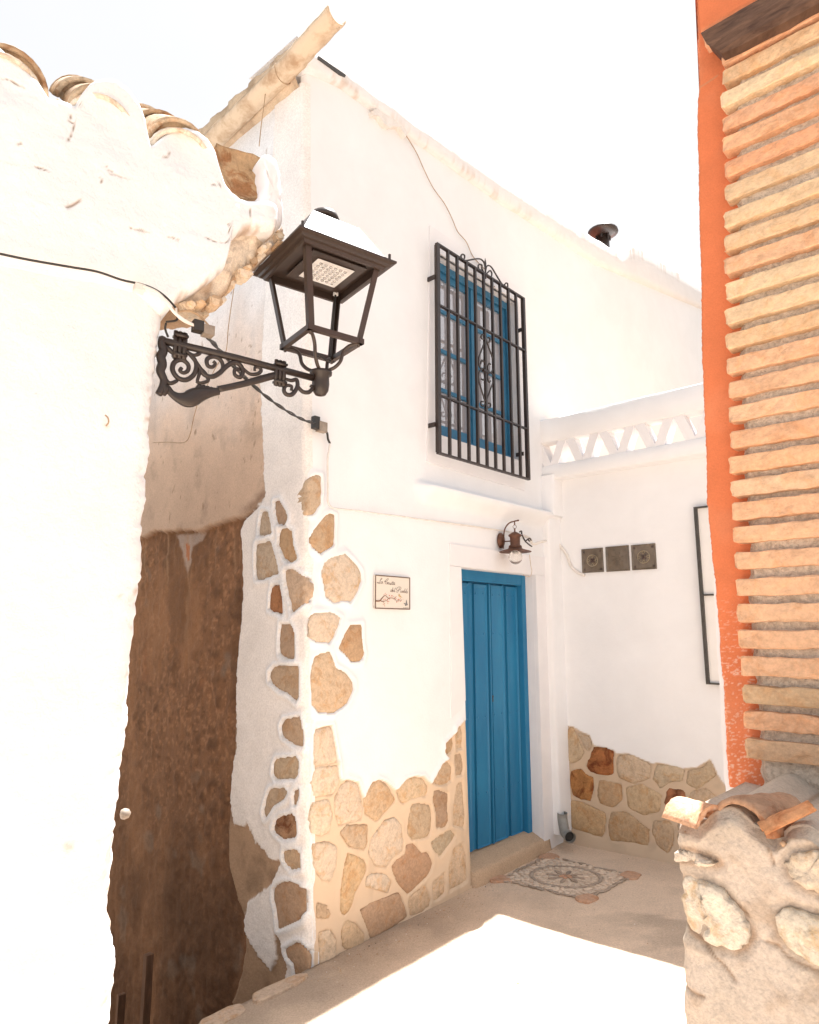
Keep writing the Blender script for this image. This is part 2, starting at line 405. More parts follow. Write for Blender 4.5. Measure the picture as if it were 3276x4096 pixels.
# broken kerb slabs along the drop
def slab_poly(cx, cy, L, Wd, ang, th, z, seed, mat, parent, name, color):
    n = 14; r = random.Random(seed); pts = []
    for k in range(n):
        a = 2*math.pi*k/n; s = (abs(math.cos(a))**.5*math.copysign(1, math.cos(a)), abs(math.sin(a))**.5*math.copysign(1, math.sin(a)))
        px, py = s[0]*L/2*r.uniform(.88, 1.05), s[1]*Wd/2*r.uniform(.85, 1.1)
        pts.append((cx+px*math.cos(ang)-py*math.sin(ang), cy+px*math.sin(ang)+py*math.cos(ang)))
    v = [(x, y, z-th) for x, y in pts]+[(x, y, z+r.uniform(-.003, .003)) for x, y in pts]
    v += [(cx+(x-cx)*.93, cy+(y-cy)*.9, z+.006) for x, y in pts]+[(cx, cy, z+.007)]
    f = [(i, (i+1) % n, n+(i+1) % n, n+i) for i in range(n)]+[(n+i, n+(i+1) % n, 2*n+(i+1) % n, 2*n+i) for i in range(n)]
    f += [(2*n+i, 2*n+(i+1) % n, 3*n) for i in range(n)]
    o = link_mesh(name, v, f, mat, parent); o.color = (*color, 1); return o
fa = math.atan2(FP.U[1], FP.U[0])
for k, (u, h, L, w) in enumerate([(-1.62, .045, .34, .09), (-1.95, .045, .24, .10)]):
    x, y, _ = FP.P(u, 0, h)
    slab_poly(x, y, L, w, fa, .06, float(gz(*FP.P(u, 0, .12)[:2]))+.006, k, M_STONE, ground, 'kerb_stone', (.50, .385, .295))

rg2 = random.Random(17)
for mt_, cnt_, sc0 in ((M_STEP, 420, 1.0), (M_DARKM, 90, .8), (M_WCABLE, 70, 1.0)):
    m_ = MB()
    for k in range(cnt_):
        if k % 3: uu_ = rg2.uniform(-1.5, 1.6); hh_ = abs(rg2.gauss(0, .10))+.05
        else: uu_ = rg2.uniform(-1.4, 1.4); hh_ = rg2.uniform(.05, 1.4)
        x, y, _ = FP.P(uu_, 0, hh_); r_ = sc0*rg2.uniform(.0018, .005)*(1.6 if rg2.random() < .1 else 1); c_ = Vector((x, y, float(gz(x, y))+r_*.3))
        v = [c_+Vector((rg2.uniform(.6, 1.3)*a*r_, rg2.uniform(.6, 1.3)*b*r_, rg2.uniform(.5, .9)*g*r_)) for a, b, g in ((1, 0, 0), (-1, 0, 0), (0, 1, 0), (0, -1, 0), (0, 0, 1), (0, 0, -1))]
        m_.add(v, [(0, 2, 4), (2, 1, 4), (1, 3, 4), (3, 0, 4), (2, 0, 5), (1, 2, 5), (3, 1, 5), (0, 3, 5)])
    o = m_.build('grit', mt_, ground); o['kind'] = 'stuff'
# ------------------------------------------------------------------ stones (outlines surveyed on the walls)
S_C7 = [[(970,410),(1000,403),(1025,450),(1043,490),(1040,540),(985,540),(975,480)],
 [(905,458),(940,465),(952,530),(957,580),(920,598),(883,595),(890,520)],
 [(1000,550),(1040,547),(1065,570),(1068,640),(1090,718),(1050,740),(1015,715),(985,640),(990,590)],
 [(865,635),(940,615),(955,640),(975,720),(987,790),(910,820),(862,828),(858,750)],
 [(1013,770),(1060,760),(1110,800),(1147,845),(1140,910),(1105,960),(1047,1005),(1035,930),(1018,850)],
 [(945,852),(990,848),(1000,900),(1005,1012),(970,1000),(925,985),(933,900)],
 [(985,1050),(1040,1052),(1060,1100),(1060,1240),(1020,1245),(972,1215),(975,1120)],
 [(945,1275),(1075,1272),(1080,1300),(1075,1440),(1058,1472),(1020,1430),(965,1405),(915,1360),(915,1310)],
 [(985,1560),(1075,1540),(1085,1590),(1090,1640),(1085,1713),(1040,1700),(975,1650),(967,1600)]]
S_D1 = [[(480,470),(600,458),(618,490),(612,570),(590,590),(480,597),(458,560),(465,500)],
 [(445,640),(530,638),(547,665),(530,700),(460,750),(430,800),(405,820),(395,790),(410,720),(430,660)],
 [(585,650),(615,645),(610,700),(595,740),(575,735),(578,690)],
 [(495,800),(570,785),(590,810),(598,900),(580,930),(510,938),(465,905),(450,880),(465,830)],
 [(510,1000),(570,990),(610,1010),(615,1100),(560,1115),(520,1080),(505,1040)],
 [(445,1215),(490,1180),(540,1175),(600,1200),(635,1225),(630,1340),(600,1400),(520,1440),(460,1460),(455,1350),(440,1280)],
 [(497,1570),(570,1525),(600,1530),(640,1600),(640,1720),(560,1740),(545,1650),(510,1620)]]
F_C7 = [[(1095,290),(1140,262),(1170,268),(1172,350),(1168,415),(1130,478),(1075,480),(1055,430),(1042,370),(1065,330)],
 [(1180,490),(1215,465),(1245,478),(1240,560),(1238,640),(1200,665),(1165,690),(1120,650),(1113,600),(1130,550)],
 [(1215,705),(1300,680),(1340,720),(1380,770),(1387,830),(1365,880),(1330,945),(1280,935),(1240,950),(1190,915),(1180,850),(1165,780),(1185,730)],
 [(1130,995),(1220,990),(1275,1020),(1265,1060),(1245,1110),(1215,1160),(1140,1155),(1105,1120),(1100,1040)],
 [(1320,1060),(1385,1052),(1387,1150),(1398,1210),(1390,1250),(1330,1262),(1290,1215),(1257,1185),(1290,1110)],
 [(1175,1205),(1220,1200),(1245,1285),(1300,1310),(1345,1360),(1345,1400),(1310,1480),(1240,1530),(1150,1530),(1120,1480),(1120,1300),(1130,1230)]]
F_D1 = [[(665,310),(755,290),(765,360),(780,430),(790,500),(740,510),(655,525),(648,420),(650,340)],
 [(655,535),(790,512),(800,560),(800,630),(760,690),(650,700),(640,620)],
 [(640,730),(740,715),(765,800),(745,900),(700,925),(640,910),(630,810)],
 [(840,860),(965,858),(962,985),(945,1005),(850,985),(805,905)],
 [(805,635),(850,603),(905,620),(925,700),(940,770),(930,830),(850,850),(800,870),(770,780),(775,700)],
 [(985,620),(1025,603),(1065,620),(1095,660),(1130,720),(1080,770),(1015,845),(945,795),(938,710),(960,660)],
 [(1145,640),(1180,605),(1225,585),(1275,590),(1310,640),(1300,695),(1215,710),(1165,742),(1140,710),(1130,665)],
 [(1330,600),(1380,515),(1415,488),(1445,520),(1440,610),(1380,642),(1330,625)],
 [(1335,665),(1360,650),(1425,672),(1420,760),(1425,840),(1400,888),(1345,880),(1345,790),(1330,720)],
 [(1215,740),(1240,733),(1320,740),(1330,800),(1325,890),(1310,935),(1215,950),(1190,900),(1200,820)],
 [(1320,960),(1370,915),(1435,878),(1470,915),(1440,960),(1375,1050),(1335,1010)],
 [(1185,975),(1225,962),(1270,1020),(1310,1015),(1340,1080),(1320,1140),(1260,1200),(1190,1265),(1130,1190),(1100,1100),(1130,1060),(1175,1035)],
 [(1060,835),(1120,815),(1160,860),(1168,960),(1165,1015),(1110,1045),(1070,1110),(1010,1100),(965,1020),(990,930)],
 [(850,1020),(945,1060),(963,1110),(920,1200),(880,1280),(870,1330),(830,1390),(805,1350),(810,1250),(825,1120)],
 [(985,1140),(1060,1140),(1105,1190),(1080,1255),(1020,1235),(950,1215),(955,1165)],
 [(920,1350),(1000,1300),(1145,1247),(1175,1320),(1195,1390),(1060,1480),(985,1530),(960,1450)],
 [(840,1405),(900,1430),(945,1490),(945,1570),(890,1600),(820,1560),(810,1480)],
 [(1195,1285),(1290,1200),(1322,1290),(1315,1330),(1260,1370),(1205,1385)],
 [(1328,1190),(1400,1125),(1407,1200),(1400,1260),(1332,1308)],
 [(1418,1110),(1445,995),(1500,955),(1528,1030),(1532,1185),(1420,1250)],
 [(1465,625),(1505,597),(1510,700),(1520,780),(1515,885),(1440,868),(1445,760)],
 [(1450,450),(1498,442),(1510,530),(1500,580),(1457,588)],
 [(1460,300),(1492,274),(1506,330),(1500,428),(1460,438),(1455,360)],
 [(1448,342),(1452,400),(1443,440),(1410,465),(1395,430),(1400,395)],
 [(645,970),(745,955),(790,990),(785,1090),(750,1190),(700,1180),(650,1110)],
 [(670,1310),(720,1320),(750,1370),(740,1400),(670,1400)],
 [(680,1480),(750,1460),(785,1520),(780,1640),(750,1700),(690,1700)]]
R_D2 = [[(818,300),(850,300),(870,340),(890,390),(915,440),(900,480),(850,510),(820,500)],
 [(876,332),(940,350),(960,400),(940,440),(922,430),(893,370)],
 [(965,410),(1040,415),(1083,440),(1083,570),(1040,580),(950,560),(920,520),(945,480)],
 [(1105,460),(1170,455),(1300,515),(1290,595),(1200,630),(1110,590),(1095,520)],
 [(1330,512),(1420,520),(1495,540),(1480,610),(1400,620),(1350,655),(1305,600)],
 [(1505,545),(1570,540),(1640,490),(1675,580),(1590,640),(1560,655),(1500,630)],
 [(835,550),(895,537),(920,570),(968,590),(968,660),(950,727),(880,710),(845,690),(830,620)],
 [(1000,605),(1050,610),(1130,630),(1133,720),(1080,765),(1000,740),(985,680)],
 [(1148,648),(1235,625),(1360,690),(1345,790),(1255,808),(1165,765)],
 [(1400,648),(1485,662),(1500,700),(1480,790),(1410,775),(1370,735),(1385,690)],
 [(832,715),(900,730),(1040,795),(1035,900),(1020,937),(900,900),(835,880)],
 [(1065,790),(1150,783),(1290,890),(1285,985),(1180,965),(1060,955),(1050,870)],
 [(1310,840),(1400,835),(1430,880),(1430,960),(1400,1030),(1340,990),(1300,900)],
 [(1520,670),(1610,650),(1680,700),(1660,800),(1560,820),(1515,760)],
 [(1450,830),(1560,840),(1640,880),(1620,1000),(1500,1020),(1450,950)]]
T_ = (.50, .37, .25); G_ = (.43, .34, .25); RU = (.38, .20, .095); PA = (.64, .525, .41); BR = (.35, .225, .14); DR = (.32, .125, .045)
COLS = {'S7': [BR, G_, (.42, .26, .13), G_, (.50, .36, .25), (.32, .15, .07), BR, (.40, .28, .18), (.40, .27, .17)],
        'S1': [(.42, .31, .2), (.42, .31, .21), BR, (.32, .19, .11), (.48, .33, .2), (.36, .22, .13), (.38, .23, .13)],
        'F7': [T_, (.46, .31, .18), PA, PA, (.44, .27, .14), (.56, .41, .27)],
        'F1': [PA, (.68, .57, .45), (.68, .57, .44), T_, PA, (.56, .40, .25), (.62, .47, .31), (.50, .35, .22), BR,
               (.46, .34, .22), (.40, .32, .22), (.40, .23, .13), PA, (.58, .40, .22), PA, (.42, .26, .155), (.56, .40, .25), (.60, .43, .28),
               (.64, .48, .33), (.64, .48, .33), (.55, .41, .28), (.44, .31, .2), (.56, .41, .27), (.42, .27, .14), PA, (.5, .35, .22), (.66, .52, .38)],
        'R2': [(.48, .36, .23), (.42, .33, .24), DR, (.52, .40, .28), (.48, .38, .26), (.44, .33, .21), (.36, .17, .06), (.42, .27, .14),
               (.50, .36, .21), (.28, .12, .06), (.48, .31, .15), (.42, .28, .15), (.46, .33, .21), T_, G_]}
def srefine(poly, n=30, jit=.0035, seed=0):
    P = np.array(poly); Q = np.roll(P, -1, 0); L = np.hypot(*(Q-P).T); tot = L.sum(); out = []
    for (p, q_, l) in zip(P, Q, L):
        m = max(1, int(round(n*l/tot)))
        for k in range(m): out.append(p+(q_-p)*k/m)
    out = np.array(out); sm = out*.6+(np.roll(out, 1, 0)+np.roll(out, -1, 0))*.2
    r = np.random.default_rng(seed)
    return sm+r.normal(0, jit, sm.shape)
def stone_obj(pl, poly, h, parent, color, seed, mat=None, name='stone', bulge=.008, fold=None, back=.03):
    color = tuple(c_*.8+g_*.2 for c_, g_ in zip(color, (.60, .52, .43))) if mat is None else color
    p = srefine(poly, 30, .003, seed); n = len(p); c = p.mean(0); v = []; r = random.Random(seed)
    A = sum(p[i][0]*p[(i+1) % n][1]-p[(i+1) % n][0]*p[i][1] for i in range(n))
    if A < 0: p = p[::-1]
    rings = [(1., -back), (1., -.003), (.94, .5*bulge), (.78, .85*bulge), (.5, bulge), (.24, bulge)]
    for s, hh in rings:
        for k in range(n):
            q_ = c+(p[k]-c)*s
            hv = h+hh+(r.uniform(-.25, .25)*bulge if s < .9 else 0)
            v.append(fold(q_[0], q_[1], hv) if fold else pl.P(q_[0], q_[1], hv))
    v.append(fold(c[0], c[1], h+bulge) if fold else pl.P(c[0], c[1], h+bulge))
    f = [(i*n+k, i*n+(k+1) % n, (i+1)*n+(k+1) % n, (i+1)*n+k) for i in range(len(rings)-1) for k in range(n)]
    b = (len(rings)-1)*n
    f += [(b+k, b+(k+1) % n, len(v)-1) for k in range(n)]
    o = link_mesh(name, v, f, mat or M_STONE, parent, True); o.color = (*color, 1); return o

# ================================================================== WHITE HOUSE WITH THE BLUE DOOR
house = thing('house', 'white two-storey house with blue door, barred window and stone-studded corner', 'house', FP.P(0, 0, 0))
BAT = .039                                              # the corner leans outwards a little
def uL(v): return -1.39-BAT*v
F_stones = [(FP.pts(C('c7', p)), c) for p, c in zip(F_C7, COLS['F7'])]+[(FP.pts(C('d1', p)), c) for p, c in zip(F_D1, COLS['F1'])]
S_stones = [(SP.pts(C('c7', p), .05), c) for p, c in zip(S_C7, COLS['S7'])]+[(SP.pts(C('d1', p), .0), c) for p, c in zip(S_D1, COLS['S1'])]
R_stones = [(RP.pts(C('d2', p)), c) for p, c in zip(R_D2, COLS['R2'])]

topF = FP.pts(C('c2', [(600,400),(800,500),(1000,640),(1180,780),(1400,930),(1700,1150)])+C('c3', [(290,1120),(600,1320),(1120,1540),(1400,1640)]))
topF = [(uL(5.2)-.05, topF[0][1])]+topF+[(9, topF[-1][1]+.4)]
beigeF = FP.pts(C('d1', [(640,720),(650,520),(655,300),(665,305),(755,285),(790,500),(802,600),(850,597),(908,612),(935,705),(983,612),(1025,597),(1070,615),(1128,660),(1180,598),(1227,578),(1282,583),(1320,620),(1375,510),(1412,480),(1392,440),(1397,390),(1448,332),(1497,265),(1545,255)]))+[(.02, -.4), (-1.45, -.4)]
kz = [(-1.36, -.3), (-1.36, 1.15)]
beigeF = beigeF[:-1]+[(-1.34, -.4)]
DU0, DU1, DV0, DV1 = 0.0, .93, .165, 2.20
WU0, WU1, WV0, WV1 = -.285, .80, 3.155, 4.60
vmax = 4.85
vsx = .0303
us = np.unique(np.round(np.concatenate([np.arange(-1.45, .02, .009), np.linspace(.02, 1.7, 70), np.linspace(1.7, 9, 60), [DU0, DU1, WU0, WU1]]), 4))
vs = np.unique(np.round(np.concatenate([np.arange(-.25, 2.75, .011), np.linspace(2.75, vmax, 76), [DV0, DV1, WV0, WV1]]), 4))
vtopn = np.linspace(0, 1, 22)[1:]
U, V = np.meshgrid(us, np.concatenate([vs, vmax+vtopn]))
T = interp(U[0], topF)
for j in range(len(vtopn)): V[len(vs)+j] = vmax+(T-vmax)*vtopn[j]
U00 = U.copy()
U = U-.072*np.clip((V-.15)/2.05, 0, 1)*np.where(V > 2.2, np.exp(-((V-2.2)/.15)**2), 1)*np.exp(-((U-DU0)/.16)**2)
uLv = uL(V); cz = U < -1.2
U = np.where(cz, uLv+(U+1.45)/(.25)*(-1.2-uLv), U)
H = .003*uvn(U, V, 1.3, 3, 1)+.0012*uvn(U, V, 9, 3, 2)
dC = U-uL(V)
RD = .05
H = H-np.where(dC < RD, RD-np.sqrt(np.maximum(RD**2-(RD-np.clip(dC, 0, RD))**2, 0)), 0)
col = np.ones(U.shape+(3,))*WHITE
dz = sdf(beigeF, U, V)+.006*uvn(U, V, 40, 3, 8)
bz = sstep(.004, -.006, dz)
col = mixc(col, BEIGE*np.array([1.12, 1.12, 1.12]), bz)
strk = sstep(.1, .5, uvn(U, V, 14, 3, 14, 2.5))
col = mixc(col, BEIGE*.86, bz*.5*strk)
H = H-.006*bz
for poly, c in F_stones:
    pa = np.array(poly); lo = pa.min(0)-.06; hi = pa.max(0)+.06
    jj = np.where((vs > lo[1]) & (vs < hi[1]))[0]
    if len(jj) == 0: continue
    sl = slice(jj[0], jj[-1]+1)
    m = (U[sl] > lo[0]) & (U[sl] < hi[0])
    d = sdf(poly, U[sl], V[sl])
    wz = 1-bz[sl]
    rim = (.012*wz+.003)*np.exp(-((d-.008)/.022)**2)*(d > -.004)
    H[sl] += np.where(m, np.where(d < -.004, -.012, rim), 0)
# chipped plaster patch near the top, upper wall's weaker bounce light painted in as cream
less_bounce = sstep(2.6, 3.6, V)*(.5+.5*uvn(U, V, .7, 3, 51))
col = mixc(col, CREAM, .55*np.clip(less_bounce, 0, 1))
H += .02*sstep(2.83, 2.72, V)*sstep(-.75, -.2, U)       # lower storey stands a little proud of the upper one
ledge = FP.pts(C('c6', [(0,1060),(170,1090),(300,1110),(420,1140)]))
H += .085*sstep(2.60, 2.735, V)*sstep(2.775, 2.742, V)*sstep(-.58, -.42, U)*sstep(1.45, 1.25, U)
msk = lambda u, v: ~(((u > DU0) & (u < DU1) & (v > .03) & (v < DV1)) | ((u > WU0) & (u < WU1) & (v > WV0) & (v < WV1)))
relief('front_wall', FP, U, V, H, col, M_WHITE, house, mask=lambda u, v: msk((U00[:-1, :-1]+U00[1:, 1:])/2, v))
def foldF(u, v, h):
    l = uL(v)
    if u >= l: return FP.P(u, v, h)
    # round the corner on to the side wall
    e = l-u; q = FP.P(l, v, 0); return (q[0]+FP.U[0]*(-h-.0)-FP.N[0]*(e*1.6), q[1]+FP.U[1]*(-h)-FP.N[1]*(e*1.6), v)
for k, (p, c) in enumerate(F_stones):
    bb = sdf(beigeF, np.array([np.mean([a[0] for a in p])]), np.array([np.mean([a[1] for a in p])]))[0]
    stone_obj(FP, p, .004 if bb > 0 else .0, house, c, 100+k, fold=foldF if min(a[0] for a in p) < uL(1) else None)
# reveals of the two openings
mb = MB()
for (u0, u1, v0, v1, d, th) in ((DU0, DU1, DV0, DV1, .20, .05), (WU0, WU1, WV0, WV1, .16, .05)):
    if v0 < 1: mb.prism(FP, [(u0-.13, v0-.1), (u0-.003, v0-.1), (u0-.075, v1+th), (u0-.13, v1+th)], -d, -.006)
    else: mb.pbox(FP, u0-th, u0, v0-th, v1+th, -d, -.004)
    mb.pbox(FP, u1, u1+th, v0-th, v1+th, -d, -.004)
    mb.pbox(FP, u0-(.075 if v0 < 1 else 0), u1, v1, v1+th, -d, -.004)
    if v0 > 1: mb.pbox(FP, u0, u1, v0-th, v0, -d, -.004)
mb.build('reveal', M_SURR, house)
# painted bands round the openings
def band(poly_out, rect, h, name):
    m = MB(); (u0, u1, v0, v1) = rect
    tl, tr, br, bl = poly_out
    m.prism(FP, [tl, tr, (u1, v1), (u0, v1)], -.02, h); m.prism(FP, [bl, (u0, v0), (u1, v0), br], -.02, h)
    m.prism(FP, [tl, (u0, v1), (u0, v0), bl], -.02, h); m.prism(FP, [(u1, v1), tr, br, (u1, v0)], -.02, h)
    return m.build(name, M_SURR, house)
wo = FP.pts(C('c5', [(130,5),(865,520),(872,2085),(105,1860)]))
band(wo, (WU0, WU1, WV0, WV1), .012, 'window_surround')
m = MB(); dl = FP.at(C('d5', [(650,800)])[0])[0]
m.prism(FP, [(dl, 2.36), (DU1+.17, 2.36), (DU1+.17, DV1+.003), (dl, DV1+.003)], -.02, .030)
m.prism(FP, [(dl, DV1), (-.074, DV1), (-.042, 1.26), (-.09, 1.2), (dl, 1.15)], -.02, .028)
m.prism(FP, [(DU1+.002, DV1), (DU1+.17, DV1), (DU1+.17, .02), (DU1+.002, .02)], -.02, .028)
m.build('door_surround', M_SURR, house)
# step
stp = FP.pts(C('d2', [(245,1140),(690,962)]), .09)
gr = float(gz(*FP.P(.4, 0, .1)[:2]))
nU = 40; uu = np.linspace(.0, 1.04, nU)
vv = np.array([-.15, .0, .03, .06, .09, .105, .113, .128, .145, .155, .156]); hh = np.array([.060, .050, .043, .038, .032, .022, .0, -.03, -.07, -.11, -.20])
SU, SV = np.meshgrid(uu, vv); SH = np.repeat(hh[:, None], nU, 1)+.006*uvn(SU, SV, 7, 3, 61)
SV = SV+.004*uvn(SU, SH, 9, 3, 62)+np.linspace(.0, .025, nU)[None]
SH[:6, 0] = -.02; SH[:6, -1] = -.03
relief('step', FP, SU, SV, SH, np.ones(SU.shape+(3,))*np.array([.55, .40, .275]), M_GROUND, house)
# ---- door: two leaves of two sheets each, frame, rivets
door = link_mesh('door', [FP.P(DU0-.11, DV0, -.15), FP.P(DU1+.01, DV0, -.15), FP.P(DU1+.01, DV1+.01, -.15), FP.P(DU0-.11, DV1+.01, -.15)], [(0, 1, 2, 3)], M_BLUE, house)
mb = MB()
mb.pbox(FP, DU0-.105, DU0-.05, DV0+.002, DV1+.005, -.16, -.085); mb.pbox(FP, DU1-.06, DU1-.002, DV0+.002, DV1+.005, -.16, -.075)
mb.pbox(FP, DU0-.05, DU1-.06, DV1-.085, DV1+.004, -.16, -.080)
mb.build('door_frame', M_BLUE, door)
pan = [(.030, .205), (.268, .435), (.49, .655), (.70, .862)]
for (a, b) in pan:
    mb = MB(); e = .014
    ou = [(a, DV0+.01), (b, DV0+.01), (b, DV1-.10), (a, DV1-.10)]
    iu = [(a+e, DV0+.02), (b-e, DV0+.02), (b-e, DV1-.125), (a+e, DV1-.125)]
    v = [FP.P(*p, -.149) for p in ou]+[FP.P(*p, -.118) for p in ou]+[FP.P(*p, -.128) for p in iu]
    mb.add(v, [(0, 1, 5, 4), (1, 2, 6, 5), (2, 3, 7, 6), (3, 0, 4, 7), (4, 5, 9, 8), (5, 6, 10, 9), (6, 7, 11, 10), (7, 4, 8, 11), (8, 9, 10, 11)])
    mb.build('door_panel', M_BLUE, door)
for (a, b, h) in ((-.045, .020, -.131), (.215, .258, -.131), (.452, .470, -.110), (.474, .483, -.126), (.664, .692, -.131)):
    mb = MB(); mb.pbox(FP, a, b, DV0+.008, DV1-.09, -.149, h); mb.build('door_stile', M_BLUE, door)
riv = None
for vz in (.55, 1.10, 1.72, DV1-.17):
    for (a, b) in pan:
        for uu_ in (a+.035, b-.035):
            if riv is None:
                mb = MB(); mb.lathe((0, 0, 0), [(.008, 0), (.007, .003), (.004, .005), (.001, .006)], 8, FP.n3()); riv = mb.build('rivet', M_BLUE, door, True)
                me0 = riv.data; r_ = riv
            else:
                r_ = riv.copy(); COL.objects.link(r_); r_.parent = door
            r_.matrix_parent_inverse = Matrix(); p_ = FP.P(uu_, vz+random.uniform(-.004, .004), -.1285)
            r_.location = p_
for o in door.children:
    if o.name.startswith('rivet'): o.matrix_parent_inverse = Matrix()
# door is a plain mesh whose own origin is the world origin once the house offset is undone
mb = MB(); mb.lathe(FP.P(.478, 1.24, -.12), [(.009, 0), (.009, .012)], 10, FP.n3()); mb.pbox(FP, .473, .483, 1.20, 1.235, -.125, -.109)
mb.build('keyhole', M_DARKM, door)

# ---- window: frame, two casements of four panes, curtain
win = thing('window', '', '', FP.P(WU0, WV0, 0)); del win['label']; del win['category']
win.parent = house; win.matrix_parent_inverse = Matrix.Translation(-Vector(ORIG['house']))
hW = -.10
def wpart(name, rects, h0, h1, mat):
    m_ = MB()
    for (a, b, c_, d_) in rects: m_.pbox(FP, a, b, c_, d_, h0, h1)
    return m_.build(name, mat, win)
fw = .055; uc = (WU0+WU1)/2+.0
wpart('window_frame', [(WU0+.002, WU0+fw, WV0+.002, WV1-.002), (WU1-fw, WU1-.002, WV0+.002, WV1-.002), (WU0+fw, WU1-fw, WV1-fw-.01, WV1-.002), (WU0+fw, WU1-fw, WV0+.002, WV0+.05)], -.15, -.072, M_BLUEW)
for (a, b) in ((WU0+fw+.003, uc-.004), (uc+.004, WU1-fw-.003)):
    v0, v1 = WV0+.055, WV1-fw-.013; sw = .048
    wpart('casement', [(a, a+sw, v0, v1), (b-sw, b, v0, v1), (a+sw, b-sw, v1-sw, v1), (a+sw, b-sw, v0, v0+.07)]+
          [(a+sw, b-sw, v0+(v1-v0)*t-.014, v0+(v1-v0)*t+.014) for t in (.27, .51, .76)], -.14, -.092, M_BLUEW)
    ed = [v0+.07]+[v0+(v1-v0)*t for t in (.27, .51, .76)]+[v1-sw]
    for k in range(4):
        wpart('pane', [(a+sw-.004, b-sw+.004, ed[k]+(.014 if k else 0)-.003, ed[k+1]-(.014 if k < 3 else 0)+.003)], -.118, -.113, M_PANE)
wpart('mullion', [(uc-.022, uc+.022, WV0+.05, WV1-fw-.012)], -.091, -.078, M_BLUEW)
cu = np.linspace(WU0+.03, WU1-.03, 120); cv = np.linspace(WV0+.02, WV1-.03, 6)
CU, CV = np.meshgrid(cu, cv); CH = -.19+.018*np.sin(CU*95)+.008*np.sin(CU*41+1)
relief('curtain', FP, CU, CV, CH, np.ones(CU.shape+(3,)), M_CURT, win)
mb = MB(); mb.pbox(FP, WU0-.05, WU1+.05, WV0-.05, WV1+.05, -.32, -.25); mb.build('dark_interior', M_DARKM, win)

# ---- grille
gr_ = thing('window_grille', '', '', FP.P(0, 3, .08)); del gr_['label']; del gr_['category']
gr_.parent = house; gr_.matrix_parent_inverse = Matrix.Translation(-Vector(ORIG['house']))
hG = .085
G0, G1, GB, GT = FP.at(C('c5', [(203,1000)])[0], hG)[0], FP.at(C('c5', [(890,1300)])[0], hG)[0], 2.992, 4.59
def gp(name, fn):
    m_ = MB(); fn(m_); return m_.build(name, M_IRON, gr_)
gp('grille_frame', lambda m_: (m_.pbox(FP, G0-.016, G0+.016, GB, GT, hG-.020, hG+.010), m_.pbox(FP, G1-.014, G1+.014, GB, GT, hG-.020, hG+.010),
                               m_.pbox(FP, G0-.013, G1+.013, GT, GT+.014, hG-.016, hG+.010), m_.pbox(FP, G0-.013, G1+.013, GB-.014, GB, hG-.016, hG+.010)))
bx_ = [FP.at(C('c5', [(x, 1250)])[0], hG)[0] for x in (287, 361, 435, 504, 573, 639, 703, 768, 828)]
for x in bx_: gp('bar', lambda m_: m_.pbox(FP, x-.0100, x+.0100, GB, GT, hG-.010, hG+.010))
for vz in (FP.at(C('c5', [(220,635)])[0], hG)[1], FP.at(C('c5', [(220,1338)])[0], hG)[1]):
    gp('crossbar', lambda m_: m_.pbox(FP, G0, G1, vz-.006, vz+.006, hG-.0125, hG+.0125))
for (x, y) in ((187,400),(187,1560),(880,812),(880,1790)):
    u, v = FP.at(C('c5', [(x, y)])[0], hG)
    gp('bracket', lambda m_: m_.pbox(FP, u-.006, u+.006, v-.016, v+.016, .0, hG-.012))
def c5tube(paths, name, r=.0065):
    m_ = MB()
    for ps in paths:
        pts = [FP.P(*FP.at(p, hG), hG) for p in C('c5', ps)]
        m_.tube(crom(pts, 5), r, 6)
    m_.build(name, M_IRON, gr_, True)
c5tube([[(385,265),(380,240),(393,230),(408,240),(405,265),(390,275)], [(395,285),(460,272),(520,265),(550,280),(565,310),(572,360),(572,395)],
        [(572,395),(545,345),(545,318),(530,308),(515,318),(520,345),(540,355)], [(572,395),(590,372),(610,358),(622,380),(615,410),(598,415),(590,400)],
        [(575,350),(582,325),(600,318),(625,340),(670,415),(712,480)], [(712,480),(742,492),(746,462),(733,455),(722,468)]], 'top_scroll')
m_ = MB(); pt = [FP.P(*FP.at(p, hG), hG) for p in C('c5', [(573,420),(572,330),(570,300),(570,258)])]
m_.tube(pt, [.008, .007, .010, .001], 6); m_.build('spike', M_IRON, gr_)
c5tube([[(573,892),(540,985),(520,1040),(520,1090),(535,1125),(555,1125),(568,1100),(560,1070),(540,1065),(535,1090)],
        [(573,892),(600,965),(632,1060),(635,1110),(620,1150),(598,1150),(588,1115),(600,1085),(612,1095)],
        [(573,892),(560,897),(542,890),(538,868),(552,858),(562,870)], [(573,905),(590,920),(606,910),(604,885),(592,882)]], 'diamond_scroll')
c5tube([[(573,1395),(540,1290),(520,1220),(520,1160),(540,1133),(562,1150),(570,1185),(555,1215),(538,1205)],
        [(573,1395),(605,1305),(633,1225),(632,1180),(615,1160),(592,1170),(590,1205),(600,1232),(612,1222)],
        [(573,1400),(555,1420),(538,1410),(538,1385),(555,1385)], [(573,1405),(590,1432),(610,1425),(610,1400),(595,1397)]], 'diamond_scroll')
gp('collar', lambda m_: m_.pbox(FP, bx_[4]-.032, bx_[4]+.032, FP.at(C('c5', [(573,1148)])[0], hG)[1]-.010, FP.at(C('c5', [(573,1148)])[0], hG)[1]+.010, hG-.011, hG+.013))

